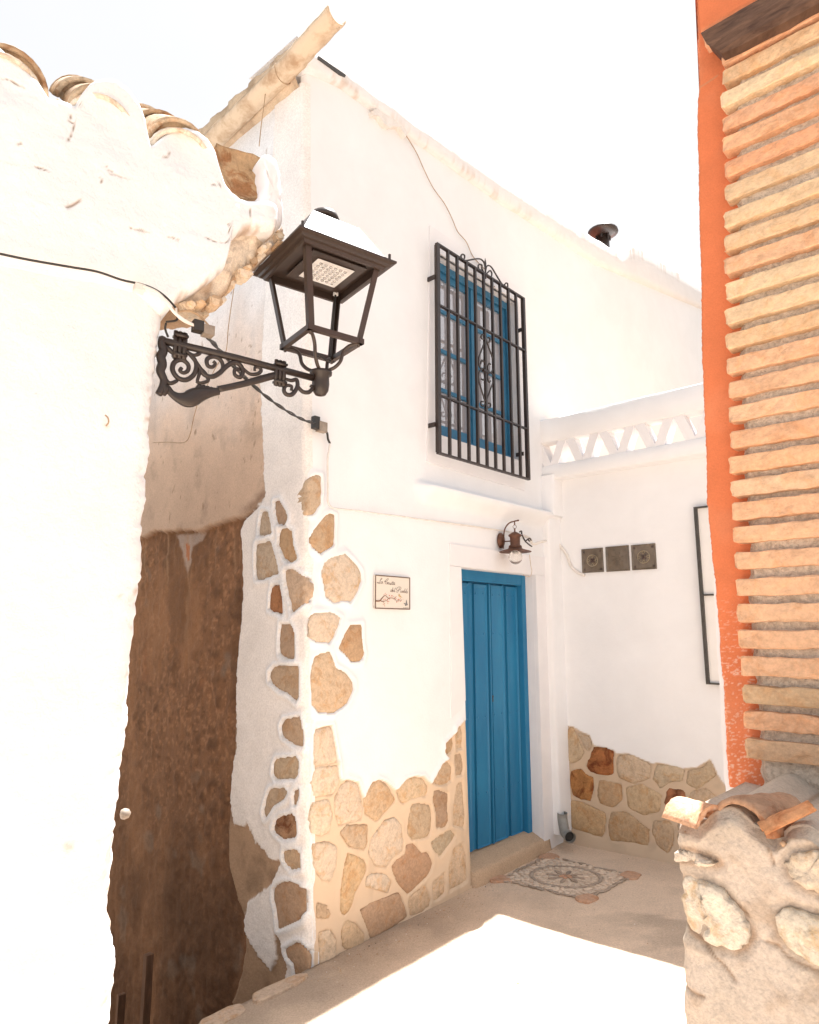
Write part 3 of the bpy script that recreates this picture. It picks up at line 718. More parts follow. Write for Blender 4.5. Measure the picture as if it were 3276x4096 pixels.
# ---- coping along the sloping top of the street front
lo = [(u, v-.012) for u, v in topF]
hi_px = C('c2', [(680,325),(900,470),(1090,605),(1280,745),(1460,865)])+C('c3', [(0,825),(260,1000),(570,1185),(720,1276),(735,1270),(750,1250),(764,1231),(785,1223),(803,1228),(950,1322),(1100,1420)])
hiF = FP.pts(hi_px, .0)
hiF = [(uL(5.3)-.08, hiF[0][1]-.0)]+hiF+[(9, hiF[-1][1]+.5)]
uu = np.unique(np.concatenate([np.arange(uL(5.2)-.10, 6.5, .016), np.linspace(6.5, 9, 20)]))
pr = [(-.30, -.3, 1), (-.02, -.3, 1), (.03, .00, 0), (.046, .15, 0), (.05, .5, 0), (.044, .85, 0), (.02, .99, 0), (-.05, 1.0, 0), (-.5, 1.03, 0)]
LO = interp(uu, lo); HI = interp(uu, hiF)
CU = np.repeat(uu[None], len(pr), 0); CV = np.stack([LO+(HI-LO)*max(t, 0) for _, t, _k in pr]); CHh = np.stack([np.full(len(uu), h) for h, _, _k in pr])
CV[0] = LO; CV[1] = LO
jit = uvn(CU, CV, 6, 3, 70)
fd_ = np.clip(1-(CU-2.5)/2.0, .12, 1); CHh = CHh+.008*jit*fd_; CV = CV+.010*uvn(CU, CV*0, 11, 3, 71)*fd_
ccol = np.ones(CU.shape+(3,))*WHITE*np.array([.95, .92, .90])
stn = sstep(.05, .4, uvn(CU, CV, 16, 4, 72, 30))*sstep(2.5, -1, CU)
ccol = mixc(ccol, TAN*1.3, .5*stn*(np.arange(len(pr)) < 4)[:, None])
tl_ = sstep(.0, .35, uvn(CU, CV, 10, 4, 73, 22))*(np.arange(len(pr)) >= 5)[:, None]*(np.arange(len(pr)) <= 7)[:, None]
ccol = mixc(ccol, TAN*1.1, .6*tl_)
relief('coping', FP, CU, CV, CHh, ccol, M_ROUGHW, house)
# dark slate edge peeping over the coping at the corner
mb = MB(); a = FP.pts(C('c2', [(680,322),(760,378),(838,432),(832,444),(800,430),(678,340)]), .055); mb.prism(FP, a, .035, .058)
mb.build('slate_edge', M_DARKM, house)
# plaster chunk hanging from the coping
mb = MB()
a = FP.pts(C('c2', [(985,640),(1010,628),(1030,650),(1060,665),(1110,690),(1160,725),(1185,770),(1175,790),(1140,735),(1100,730),(1080,738),(1050,715),(1020,670),(990,665)]), .03)
mb.prism(FP, a, -.01, .045); mb.build('plaster_flake', M_WCABLE, house)
# roof behind the coping (slopes down to the side eave with the coping line)
rv = [FP.P(uL(5.2)-.02, 5.25, -.25), FP.P(8.8, 7.3, -.25), FP.P(8.8, 7.3, -5), FP.P(uL(5.2)-.02, 5.25, -5)]
link_mesh('roof', rv, [(0, 1, 2, 3)], M_REDT, house)
# vent pipe
vp = thing('vent_pipe', '', ''); del vp['label']; del vp['category']; vp.parent = house; vp.matrix_parent_inverse = Matrix.Translation(-Vector(ORIG['house']))
hV = -.45; c0 = FP.at(C('c3', [(645,1250)])[0], hV); c1_ = FP.at(C('c3', [(640,1178)])[0], hV)
mb = MB(); mb.lathe(FP.P(c0[0], c0[1]-.25, hV), [(.075, 0), (.075, c1_[1]-c0[1]+.25)], 16); mb.build('pipe', M_LANT, vp, True)
mb = MB(); mb.lathe(FP.P(c0[0], c1_[1]-.02, hV), [(.09, 0), (.19, .05), (.185, .075), (.06, .10)], 20); mb.build('pipe_cap', M_LANT, vp, True)
mb = MB()
for k in range(6):
    an = k*math.pi/3; x, y, z = FP.P(c0[0], c1_[1]-.02, hV); mb.box((x+.085*math.cos(an), y+.085*math.sin(an), z), (.01, 0, 0), (0, .01, 0), (0, 0, .05))
mb.build('cap_strut', M_IRON, vp)

# ---- side wall on the passage
d1 = lambda ps: SP.pts(C('d1', ps), .0)
edge = SP.pts(C('c7', [(902,-200),(905,0),(908,380),(860,440),(790,500),(765,560),(770,700),(765,900),(757,1000),(740,1200),(722,1400),(715,1700)]), .06)+d1([(190,640),(215,860),(290,850),(345,960),(420,1050),(485,1070),(430,1200),(330,1270),(290,1300),(250,1450),(310,1570),(405,1700),(445,1620),(430,1440),(450,1480),(500,1650),(490,1790),(530,1820),(560,1750),(640,1790),(700,1800)])
white_poly = edge+[(.2, -.3), (.2, 6.0), (-.25, 6.0)]
taned = SP.pts(C('c7', [(908,380),(860,440),(790,500),(765,560),(770,700),(765,900),(750,1050),(725,1250),(700,1500),(690,1750)]), .06)+d1([(165,900),(165,1100),(210,1300),(250,1400),(250,1560),(215,1720),(170,1850),(150,1900)])
tan_poly = taned+[(.3, -.6), (.3, 3.1)]
brk = SP.pts(C('c7', [(900,400),(860,445),(790,485),(680,515),(560,560),(420,560),(320,565),(240,600)]), .05)
brk = [(b[0], b[1]) for b in brk]+[(-5, brk[-1][1]-.02)]
us = np.unique(np.concatenate([np.linspace(-5, -2.6, 14), np.arange(-2.6, .061, .0115)]))
us = us[us < .05]; us = np.append(us, .06)
vtS = [(.1, 5.66), (-.32, 5.62), (-1.035, 5.49), (-5, 5.3)]
vs2 = np.arange(-1.75, 4.4, .0125); U, V = np.meshgrid(us, np.concatenate([vs2, 4.4+np.linspace(0, 1, 40)[1:]]))
tS = interp(us, vtS)
tS = tS*0+5.24+.0*us
for j in range(39): V[len(vs2)+j] = 4.4+(tS-4.4)*(j+1)/39
U = U-.06                                              # u = 0 is the corner
H0 = BAT*V
dw = sdf(white_poly, U, V)+.014*uvn(U, V, 26, 3, 91)+.012*uvn(U, V, 90, 2, 93)
dt = sdf(tan_poly, U, V)+.012*uvn(U, V, 20, 3, 92)
wz = sstep(.006, -.006, dw); tz = sstep(.01, -.03, dt)
bl = interp(U, brk)+.014*uvn(U, V*0, 14, 3, 93)+.012*uvn(U, V, 45, 3, 120)
up = sstep(-.012, .004, V-bl)
low = (1-up)*(1-tz)
streak = uvn(U, V, 30, 4, 95, 3.5)
lump = uvn(U, V, 12, 5, 96)
H = H0+.004*uvn(U, V, 2, 3, 90)+low*(-.045+.007*streak+.018*lump+.005*uvn(U, V, 60, 3, 99))+(1-low)*.002*uvn(U, V, 25, 3, 97)
rough_z = (V < 1.35)*(1-low)
H += rough_z*.004*uvn(U, V, 45, 3, 98)*sstep(-.12, -.28, U)
H += .012*wz
dC = -U
H = H-np.where(dC < RD, RD-np.sqrt(np.maximum(RD**2-(RD-np.clip(dC, 0, RD))**2, 0)), 0)
cpink = mixc(PINK*np.ones(U.shape+(3,)), PINK*.72, np.clip(.6*sstep(.0, .5, uvn(U, V, 9, 5, 101))+.5*sstep(3.1, 2.5, V), 0, 1))
cpink = mixc(cpink, WHITE*.97, sstep(2.9, 4.5, V+.35*uvn(U, V, 2.2, 4, 102)))
spk = sstep(.42, .58, uvn(U, V, 26, 4, 103, 13)); cpink = mixc(cpink, TAN*.8, .75*spk*(V < 5))
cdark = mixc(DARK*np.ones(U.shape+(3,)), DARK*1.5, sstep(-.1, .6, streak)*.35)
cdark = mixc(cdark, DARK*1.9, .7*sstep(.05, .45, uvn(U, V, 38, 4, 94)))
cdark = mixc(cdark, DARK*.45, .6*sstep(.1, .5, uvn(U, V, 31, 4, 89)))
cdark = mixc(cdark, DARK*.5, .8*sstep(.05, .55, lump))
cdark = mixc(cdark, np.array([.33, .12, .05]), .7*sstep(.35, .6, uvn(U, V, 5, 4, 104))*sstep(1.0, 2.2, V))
cdark = mixc(cdark, DARK*.55, sstep(1.2, -.3, V)*.75)  # shade of the deep passage painted in, darker towards the foot
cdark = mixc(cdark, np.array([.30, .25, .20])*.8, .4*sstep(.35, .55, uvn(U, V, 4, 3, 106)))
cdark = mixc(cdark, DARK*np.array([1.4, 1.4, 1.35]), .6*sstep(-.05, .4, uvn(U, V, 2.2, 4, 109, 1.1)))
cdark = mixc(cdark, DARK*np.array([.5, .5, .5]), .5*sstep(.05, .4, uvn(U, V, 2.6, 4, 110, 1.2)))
ctan = mixc(TAN*1.15*np.ones(U.shape+(3,)), TAN*.8, sstep(0, .5, uvn(U, V, 8, 4, 107)))
cem = SP.pts(C('c7', [(400,585),(560,572),(545,610),(490,640),(475,730),(458,785),(440,700),(425,630)]), .05)
ce_ = sstep(.012, -.012, sdf(cem, U, V)+.010*uvn(U, V, 30, 3, 121)); cdark = mixc(cdark, np.array([.46, .38, .33]), .8*ce_)
clay = SP.pts(C('c7', [(455,625),(470,640),(468,710),(458,725),(452,690)]), .05); cdark = mixc(cdark, np.array([.42, .14, .06]), sstep(.006, -.004, sdf(clay, U, V)))
drip = sstep(.1, .5, uvn(U, V, 34, 3, 122, 2.2))*sstep(1.2, 2.3, V); cdark = mixc(cdark, np.array([.42, .27, .16]), .45*drip)
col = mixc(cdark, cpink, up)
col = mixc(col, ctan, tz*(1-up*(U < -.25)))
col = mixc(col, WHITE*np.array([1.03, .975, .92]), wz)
# darker line along the break
col = mixc(col, DARK*.6, .6*np.exp(-((V-bl-.03)/.035)**2)*sstep(-.8, -.5, U)*(1-wz))
# upper strip is lime-washed near the corner
for poly, c in S_stones:
    pa = np.array(poly); lo_ = pa.min(0)-.06; hi_ = pa.max(0)+.06
    jj = np.where((vs2 > lo_[1]) & (vs2 < hi_[1]))[0]
    if len(jj) == 0: continue
    sl = slice(jj[0], jj[-1]+1); d = sdf(poly, U[sl], V[sl])
    rim = .016*np.exp(-((d-.01)/.024)**2)*(d > -.004)
    m_ = (U[sl] > lo_[0]) & (U[sl] < hi_[0])
    H[sl] += np.where(m_, np.where(d < -.004, -.02, rim), 0)
    col[sl] = np.where((m_ & (d < .035) & (d > 0))[..., None], mixc(col[sl], WHITE, sstep(.035, .02, d)), col[sl])
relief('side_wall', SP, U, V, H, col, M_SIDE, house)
def foldS(u, v, h):
    h = h+BAT*v+.010
    if u <= 0: return SP.P(u, v, h)
    q = SP.P(0, v, BAT*v); k = h-BAT*v
    return (q[0]+FP.N[0]*k+FP.U[0]*u*1.0, q[1]+FP.N[1]*k+FP.U[1]*u*1.0, v)
for k, (p, c) in enumerate(S_stones):
    p = [(min(a[0], .0), a[1]) if k != 4 else a for a in p]
    stone_obj(SP, p, .0, house, c, 300+k, M_RUST if k in (5, 12) else None, fold=foldS, back=.02)
# eave course of stained tiles and mortar under the gutter
uu = np.arange(-3.2, -.03, .03); prs = [(-.05, 5.20), (.20+.03, 5.22), (.262, 5.27), (.275, 5.33), (.30, 5.36), (.32, 5.42), (.25, 5.47), (-.1, 5.47)]
EU = np.repeat(uu[None], len(prs), 0); EH = np.stack([np.full(len(uu), h) for h, _ in prs]); EV = np.stack([np.full(len(uu), v) for _, v in prs])
EH = EH+.012*uvn(EU, EV, 8, 3, 111)+.006*np.sign(np.sin(EU*26)); EV = EV+.01*uvn(EU, EV, 6, 3, 112)
ecol = mixc(np.ones(EU.shape+(3,))*np.array([.62, .48, .34]), TAN*.8, sstep(-.1, .5, uvn(EU, EV, 9, 4, 113)))
relief('eave_course', SP, EU, EV, EH, ecol, M_SIDE, house)
# gutter: open half pipe running past the corner
gA = SP.at(C('c2', [(790,72)])[0], .30); gB = SP.at(C('c2', [(430,460)])[0], .30); gC = (gB[0]-1.7, gB[1]-.10)
mb = MB(); nseg = 26; pa = []
gaxis = [(gA[0], gA[1]), ((gA[0]+gB[0])/2, (gA[1]+gB[1])/2), gB, gC]
rg = .072; ns = 12; gv = []
gpath = crom([SP.P(u, v, .30) for u, v in gaxis], 8)
for i, p in enumerate(gpath):
    for (rr) in (rg, rg-.006):
        for k in range(ns+1):
            an = math.pi+math.pi*k/ns; wob = 1+.03*math.sin(i*1.7)
            q_ = p+SP.n3()*(math.cos(an)*rr*wob)+Vector((0, 0, math.sin(an)*rr*wob)); gv.append(q_)
gf = []; st = 2*(ns+1)
for i in range(len(gpath)-1):
    for k in range(ns):
        a = i*st+k; gf.append((a, a+1, a+st+1, a+st)); b = i*st+ns+1+k; gf.append((b, b+st, b+st+1, b+1))
    a = i*st; gf.append((a, a+st, a+st+ns+1, a+ns+1)); a = i*st+ns; gf.append((a, a+ns+1, a+st+ns+1, a+st))
for i in (0, len(gpath)-1):
    for k in range(ns):
        a = i*st+k; gf.append((a, a+ns+1, a+ns+2, a+1))
link_mesh('gutter', gv, gf, M_GUTTER, house, True)

# ================================================================== TERRACE HOUSE
terr = thing('terrace_house', 'low white house wall with pierced roof-terrace parapet and stone plinth right of the blue door', 'house', RP.P(.5, 0, 0))
PH = .13                                               # parapet stands forward of the wall below
vb_R = RP.at(C('c6', [(700,735)])[0], PH)[1]-.06
beigeR = RP.pts(C('d2', [(700,290),(805,290),(850,296),(900,328),(948,345),(968,402),(1080,430),(1100,452),(1170,450),(1310,510),(1335,502),(1480,535),(1560,530),(1640,483),(1700,600),(1800,720)]))+[(3.2, .9), (3.2, -.3), (-.3, -.3)]
us = np.unique(np.concatenate([np.arange(-.1, 1.35, .0105), np.linspace(1.35, 5, 40)])); vs = np.unique(np.concatenate([np.arange(-.2, 1.35, .0105), np.linspace(1.35, vb_R, 60)]))
U, V = np.meshgrid(us, vs); H = .007*uvn(U, V, 1.5, 3, 201)+.0015*uvn(U, V, 10, 3, 202)
col = np.ones(U.shape+(3,))*WHITE; bz = sstep(.004, -.006, sdf(beigeR, U, V)+.006*uvn(U, V, 40, 3, 208))
col = mixc(col, BEIGE*.95, bz); col = mixc(col, BEIGE*.7, bz*.5*sstep(0, .5, uvn(U, V, 8, 4, 209)))
H -= .005*bz
for poly, c in R_stones:
    pa = np.array(poly); lo_ = pa.min(0)-.05; hi_ = pa.max(0)+.05; d = sdf(poly, U, V)
    m_ = (U > lo_[0]) & (U < hi_[0]) & (V > lo_[1]) & (V < hi_[1])
    H += np.where(m_ & (d < -.004), -.012, 0)
H += .03*sstep(.16, .0, V-.03)                          # skirting of mortar at the foot
relief('wall', RP, U, V, H, col, M_WHITE, terr)
for k, (p, c) in enumerate(R_stones): stone_obj(RP, p, -.003, terr, c, 500+k, M_RUST if k in (2, 6, 9) else None)
# end return of the wall on the right and body behind, so that it is a solid volume
mb = MB(); mb.pbox(RP, -.1, 5, vb_R-.05, vb_R+.02, -4, PH-.16); mb.build('terrace_floor', M_STEP, terr)
# pilaster in the corner
pu0 = FP.at((1151*1.9002, 1500*1.9002))[0]
def pil(v0, v1, u0, u1, h, seed):
    vv_ = np.arange(v0, v1, .03); prof = [(u0, -.02), (u0, .02), (u0+.002, h-.02), (u0+.008, h-.006), (u0+.022, h), (u1-.03, h), (u1, h)]
    PU = np.repeat(np.array([p[0] for p in prof])[None], len(vv_), 0); PHh = np.repeat(np.array([p[1] for p in prof])[None], len(vv_), 0)
    PV = np.repeat(vv_[:, None], len(prof), 1)
    PU = PU+.006*uvn(PV, PHh, 3, 3, seed); PHh = PHh+.006*uvn(PV, PU, 3, 3, seed+1)
    return relief('pilaster', FP, PU, PV, PHh, np.ones(PU.shape+(3,))*WHITE, M_WHITE, terr, back=None)
pil(.14, 2.76, pu0, uR0+.06, .085, 221); pil(2.72, vb_R+.0, uR0-.15, uR0+.06, .12, 231)
# parapet: coping band, zigzag bricks, base band
pU0, pU1 = -.30, 4.2
def bandR(name, v0, v1, h0, h1, slope=0, seed=0):
    uu_ = np.arange(pU0, pU1, .04); e = .008
    prof = [(h0, v0), (h1-e, v0), (h1, v0+e), (h1, v1-e), (h1-e, v1), (h0, v1), (h0, v0)]
    BU = np.repeat(uu_[None], len(prof), 0); BH = np.stack([np.full(len(uu_), a) for a, _ in prof]); BV = np.stack([np.full(len(uu_), b) for _, b in prof])
    n1 = np.stack([uvn(uu_, uu_*0+a*7+b, 3, 3, seed) for a, b in prof]); BV = BV+.006*n1; BH = BH+.005*n1
    return relief(name, RP, BU, BV, BH, np.ones(BU.shape+(3,))*WHITE, M_WHITE, terr)
PH0 = PH-.13
pT = RP.at((1300*1.9002, 848*1.9002), PH)[1]; vb = RP.at(C('c6', [(700,735)])[0], PH)[1]; vt = RP.at(C('c6', [(800,535)])[0], PH)[1]
bandR('parapet_cap', vt-.006, pT, PH0, PH+.004, seed=241)
bandR('parapet_base', vb-.115, vb+.008, PH0-.02, PH+.002, seed=242)
zb = [RP.at(C('c6', [(x, 780-.17*(x-345))])[0], PH)[0] for x in (345, 590, 830, 1087, 1345)]
step_ = (zb[-1]-zb[0])/4
bw = .068
for k in range(-1, 17):
    b0 = zb[0]+step_*k
    for sgn in (-1, 1):
        a_ = (b0+sgn*.026, vb-(.003 if sgn > 0 else .0)); c_ = (b0+sgn*(step_/2-.036), vt)
        if min(a_[0], c_[0]) < pU0+.04: continue
        mb = MB(); dx = bw/2*1.15
        mb.prism(RP, [(a_[0]-dx, vb-.004), (a_[0]+dx, vb-.004), (c_[0]+dx, vt), (c_[0]-dx, vt)], PH0+.002+.003*(sgn > 0), PH-.006-.003*(sgn > 0))
        mb.build('lattice_brick', M_SURR, terr)
# three smoked glass blocks set in the wall
gbs = [[(912,425),(1100,412),(1106,622),(930,628)], [(1122,405),(1322,390),(1332,607),(1135,620)], [(1345,390),(1553,372),(1563,594),(1355,605)]]
for k, g in enumerate(gbs):
    q4 = RP.pts(C('d7', g), .01); u0 = (q4[0][0]+q4[3][0])/2; u1 = (q4[1][0]+q4[2][0])/2; v1 = (q4[0][1]+q4[1][1])/2; v0 = (q4[2][1]+q4[3][1])/2
    m_ = MB(); e = .014
    ou = [(u0, v0), (u1, v0), (u1, v1), (u0, v1)]; iu = [(u0+e, v0+e), (u1-e, v0+e), (u1-e, v1-e), (u0+e, v1-e)]
    v = [RP.P(*p, -.03) for p in ou]+[RP.P(*p, .012) for p in ou]+[RP.P(*p, .006) for p in iu]
    m_.add(v, [(0, 1, 5, 4), (1, 2, 6, 5), (2, 3, 7, 6), (3, 0, 4, 7), (4, 5, 9, 8), (5, 6, 10, 9), (6, 7, 11, 10), (7, 4, 8, 11), (8, 9, 10, 11)])
    gb = m_.build('glass_block', M_GB, terr, label=['left smoked glass block with ringed flower', 'plain rippled smoked glass block in the middle', 'right smoked glass block with ringed flower'][k])
    cu_, cv_ = (u0+u1)/2, (v0+v1)/2; w_ = (u1-u0)/2
    if k != 1:
        m_ = MB(); ring = [RP.P(cu_+.5*w_*math.cos(t), cv_+.5*w_*math.sin(t), .0095) for t in np.linspace(0, 2*math.pi, 29)]
        m_.tube(ring, .0028, 5, False)
        for j in range(4):
            an = j*math.pi/2; m_.tube([RP.P(cu_+.38*w_*math.cos(an)+.1*w_*math.cos(t), cv_+.38*w_*math.sin(an)+.1*w_*math.sin(t), .0095) for t in np.linspace(0, 2*math.pi, 11)], .002, 4, False)
        m_.build('ring_motif', M_GBR, gb)
        m_ = MB()
        def petal(cx, cy, L, an, wd):
            m_.prism(RP, [(cx, cy), (cx+L*.5*math.cos(an)-wd*math.sin(an), cy+L*.5*math.sin(an)+wd*math.cos(an)), (cx+L*math.cos(an), cy+L*math.sin(an)), (cx+L*.5*math.cos(an)+wd*math.sin(an), cy+L*.5*math.sin(an)-wd*math.cos(an))], .006, .0105)
        for j in range(4): petal(cu_, cv_, .28*w_, math.pi/4+j*math.pi/2, .07*w_)
        m_.build('flower_motif', M_GBD, gb)
        for sx in (-1, 1):
            for sy in (-1, 1):
                m_ = MB()
                for j in range(4): petal(cu_+sx*.76*w_, cv_+sy*.76*w_, .12*w_, math.pi/4+j*math.pi/2, .03*w_)
                m_.build('corner_motif', M_GBD, gb)
    else:
        m_ = MB()
        for j in range(8):
            an = j*math.pi/4+.2; m_.tube([RP.P(cu_+a*w_*math.cos(an+.25*a), cv_+a*w_*math.sin(an+.25*a), .007) for a in (.12, .35, .6)], [.001, .005, .001], 5)
        m_.build('ripple', M_GB, gb, True)
# dark framed white panel at the right (window seen edge on)
fr = thing('framed_window', '', ''); del fr['label']; del fr['category']; fr.parent = terr; fr.matrix_parent_inverse = Matrix.Translation(-Vector(ORIG['terrace_house']))
a_ = RP.at((1461*1.9002, 1068*1.9002), .03); b_ = RP.at((1484*1.9002, 1440*1.9002), .03); mid = RP.at(C('c6', [(1400,1690)])[0], .03)[1]
x0 = a_[0]; x1 = x0+.75; vt_, vb_ = a_[1], b_[1]
mb = MB(); mb.pbox(RP, x0, x0+.022, vb_, vt_, -.02, .045); mb.pbox(RP, x1-.022, x1, vb_, vt_, -.02, .045)
mb.pbox(RP, x0+.022, x1-.022, vt_-.012, vt_, -.02, .045); mb.pbox(RP, x0+.022, x1-.022, vb_, vb_+.012, -.02, .045); mb.build('frame', M_DARKM, fr)
mb = MB(); mb.pbox(RP, x0+.022, x1-.022, mid-.006, mid+.006, .0, .04); mb.build('crossbar', M_DARKM, fr)
mb = MB(); mb.pbox(RP, x0+.022, x1-.022, vb_+.012, vt_-.012, .002, .02); mb.build('panel', M_PANEL, fr)

# things on the terrace
def half_tile(name, o, ax, up, L, r0, r1, mat, parent, color, th=.012, arc=math.pi, n=10, seed=0, segs=5, fill=False):
    """barrel tile: shell round an axis; up = crown direction"""
    o = Vector(o); ax = Vector(ax).normalized(); up = Vector(up); up = (up-ax*up.dot(ax)).normalized(); sd = ax.cross(up)
    r = random.Random(seed); v = []; S = n+1
    for i in range(segs+1):
        t = i/segs; rr = r0+(r1-r0)*t; w = r.uniform(-.03, .03)*rr
        for q_ in (rr+w, rr-th+w):
            for k in range(S):
                an = -arc/2+arc*k/n
                jag = (r.uniform(-.05, .05)*rr if i in (0, segs) else 0)
                v.append(o+ax*(L*t+jag)+up*(math.cos(an)*q_)+sd*(math.sin(an)*q_))
    f = []; st_ = 2*S
    for i in range(segs):
        for k in range(n):
            a = i*st_+k; f.append((a, a+st_, a+st_+1, a+1)); b = i*st_+S+k; f.append((b, b+1, b+st_+1, b+st_))
        a = i*st_; f.append((a, a+S, a+st_+S, a+st_)); a = i*st_+n; f.append((a, a+st_, a+st_+S, a+S))
    for i in (0, segs):
        for k in range(n):
            a = i*st_+k; f.append((a, a+1, a+S+1, a+S))
    if fill:
        b = len(v); v.append(o+ax*.03+up*(r0*.25))
        for k in range(S):
            an = -arc/2+arc*k/n; v.append(o+ax*(.022+r.uniform(-.006, .006))+up*(math.cos(an)*(r0-th))+sd*(math.sin(an)*(r0-th)))
        f += [(b, b+1+k, b+2+k) for k in range(n)]
    ob = link_mesh(name, v, f, mat, parent, True); ob.color = (*color, 1); return ob
rt = thing('tile_stack', 'red clay tiles heaped on the terrace behind the pierced parapet', 'tiles', RP.P(1.3, 3.05, -.1))
for k in range(5): half_tile('clay_tile', RP.P(1.36+.05*(k % 2), 3.07+.055*k, -.05), RP.u3(), (0, 0, 1), .32, .075, .07, M_TILE, rt, (.40, .12, .06), seed=k)
rt2 = tag(half_tile('roof_tile', RP.P(.93, pT-.01, PH0-.03), RP.u3()+Vector((0, 0, .12)), (0, 0, 1), .085, .04, .035, M_TILE, None, (.42, .12, .06), seed=9), 'red tile shard lying on top of the white parapet', 'tile')
pot = MB(); pot.lathe(RP.P(.98, 3.05, -.25), [(.06, 0), (.09, .12), (.10, .2), (.085, .2)], 16)
tag(pot.build('flower_pot', M_WIRE, None, True), 'tan pot on the terrace seen through the parapet holes', 'pot')

# ================================================================== LEFT WHITE HOUSE
left = thing('house', 'blinding white lumpy house at left edge with plastered tile eave', 'house', LP.P(-1, 0, 0))
vE = 2.86
edgeL = LP.pts([(350*1.9002, 660*1.9002)]+C('c7', [(280,0),(292,150),(265,260),(272,380),(250,480),(240,620),(245,800),(222,870),(215,960),(198,1080),(190,1180),(180,1350),(170,1560),(160,1700)])+C('d4', [(700,180),(675,430),(650,700),(625,870),(612,1080),(597,1180),(600,1300),(625,1440),(638,1540),(622,1700),(605,1850)]))
rr_ = [(v, u) for u, v in edgeL]+[(-3, edgeL[-1][0])]
vs = np.concatenate([np.linspace(-2.2, -.3, 20), np.arange(-.3, 2.93, .011)])
n = 130; s = np.concatenate([np.linspace(0, .72, 40), np.linspace(.72, 1, n)[1:]])
UR = interp(vs, rr_)
UR = UR+.004*vnoise(np.stack([vs*60, vs*0, vs*0], -1), 3)
U = -3+(UR[:, None]+3)*s[None]; V = np.repeat(vs[:, None], len(s), 1)
dE = UR[:, None]-U
cr = .07
H = .016*uvn(U, V, 1.7, 3, 301)+.010*uvn(U, V, 6, 4, 302)+.0025*uvn(U, V, 30, 3, 303)
H -= np.where(dE < cr, cr-np.sqrt(np.maximum(cr**2-(cr-np.clip(dE, 0, cr))**2, 0)), 0)
col = np.ones(U.shape+(3,))*WHITE
edn = sstep(.05, .0, dE)*sstep(.1, .45, uvn(U, V, 28, 4, 305)); col = mixc(col, TAN*1.2, .8*edn)
sp = sstep(.56, .66, uvn(U, V, 9, 5, 306)); col = mixc(col, TAN*1.5, .5*sp)
for (cx, cy) in C('d4', [(350,905),(380,905),(360,925)])+C('c7', [(100,913),(165,920),(35,8)]):
    cu_, cv_ = LP.at((cx, cy)); col = mixc(col, TAN*1.3, .55*np.exp(-(((U-cu_)/.008)**2+((V-cv_)/.006)**2)))
relief('wall', LP, U, V, H, col, M_ROUGHW, left, back=2.6)
# eave: scalloped plaster over the mouths of the tiles
top = LP.pts(C('c1', [(0,95),(60,140),(150,215),(240,310),(285,392),(330,396),(400,408),(440,432),(470,370),(520,315),(560,292),(620,282),(680,292),(750,335),(810,415),(845,500),(862,600),(876,655),(895,655),(935,615),(990,570),(1040,552),(1080,549),(1150,568),(1205,615),(1250,690),(1278,790),(1305,880),(1345,938),(1395,975),(1440,985),(1500,985),(1560,985),(1612,1010)]), .06)
per = top[22][0]-top[11][0]
ext = []
for k in range(1, 9): ext += [(u-per*k, v) for u, v in top[5:17] if u-per*k < top[0][0]]
topL = sorted(top+ext)
bot = LP.pts(C('c1', [(0,1330),(560,1440),(800,1500),(960,1612),(1005,1600),(1050,1545),(1150,1505),(1240,1440),(1305,1385),(1325,1300),(1335,1215),(1400,1170),(1450,1150),(1540,1165),(1600,1170),(1614,1150)]), .06)
botL = [(-3, 2.87)]+bot
uE = topL[-1][0]
us = np.unique(np.concatenate([np.linspace(-3, -.7, 50), np.arange(-.7, uE, .006), [uE]]))
s = np.linspace(0, 1, 120); TT = interp(us, topL); BB = interp(us, botL)
TT = np.maximum(TT, BB+.02)
U = np.repeat(us[None], len(s), 0); V = BB[None]+(TT-BB)[None]*s[:, None]
V[1:-1] += .003*uvn(U, V, 20, 2, 311)[1:-1]
dT = TT[None]-V; dB = V-BB[None]; dR = uE-U
H = .055+.02*uvn(U, V, 2.3, 3, 312)+.012*uvn(U, V, 8, 4, 313)+.003*uvn(U, V, 30, 3, 314)
for d_, r_ in ((dT, .04), (dB, .05), (dR, .03)):
    H -= np.where(d_ < r_, r_-np.sqrt(np.maximum(r_**2-(r_-np.clip(d_, 0, r_))**2, 0)), 0)
# hollow tile mouths faintly modelled below each crest
for k in range(-8, 2):
    cu_ = top[22][0]+per*k; H -= .016*np.exp(-(((U-cu_)/.075)**2+((V-3.46)/.08)**2))
H += .03*sstep(3.05, 2.9, V)*0
col = np.ones(U.shape+(3,))*WHITE
cracks = [[(0,285),(60,295),(130,335),(190,385),(228,425)], [(0,780),(60,798),(120,805),(180,815),(240,822),(285,842)], [(735,1160),(850,1190),(950,1205),(1040,1235)],
          [(1180,1215),(1240,1245),(1300,1250),(1330,1220),(1315,1140),(1345,1160)], [(415,495),(400,545),(435,560),(415,620),(380,670)], [(385,1048),(430,1030),(465,1005)],
          [(610,795),(625,830),(650,840)], [(640,850),(720,872),(790,890)], [(430,420),(455,440),(475,452)], [(945,745),(975,745),(985,715)], [(580,870),(590,905)], [(100,690),(120,680)],
          [(1225,910),(1270,905),(1275,930)], [(1435,1020),(1440,1060),(1445,1110)]]
wd_ = .0022+.0012*uvn(U, V, 20, 2, 315)
for k, cr_ in enumerate(cracks):
    d = pdist(LP.pts(C('c1', cr_), .06), U+.003*uvn(U, V, 40, 2, 316), V+.003*uvn(U, V, 40, 2, 317)); w_ = wd_*(1.8 if k in (5, 9) else 1)
    e_ = np.exp(-(d/w_)**2)*sstep(-.35, .15, uvn(U, V, 38, 2, 330+k)); H -= .006*e_; col = mixc(col, TAN*.8, .9*e_)
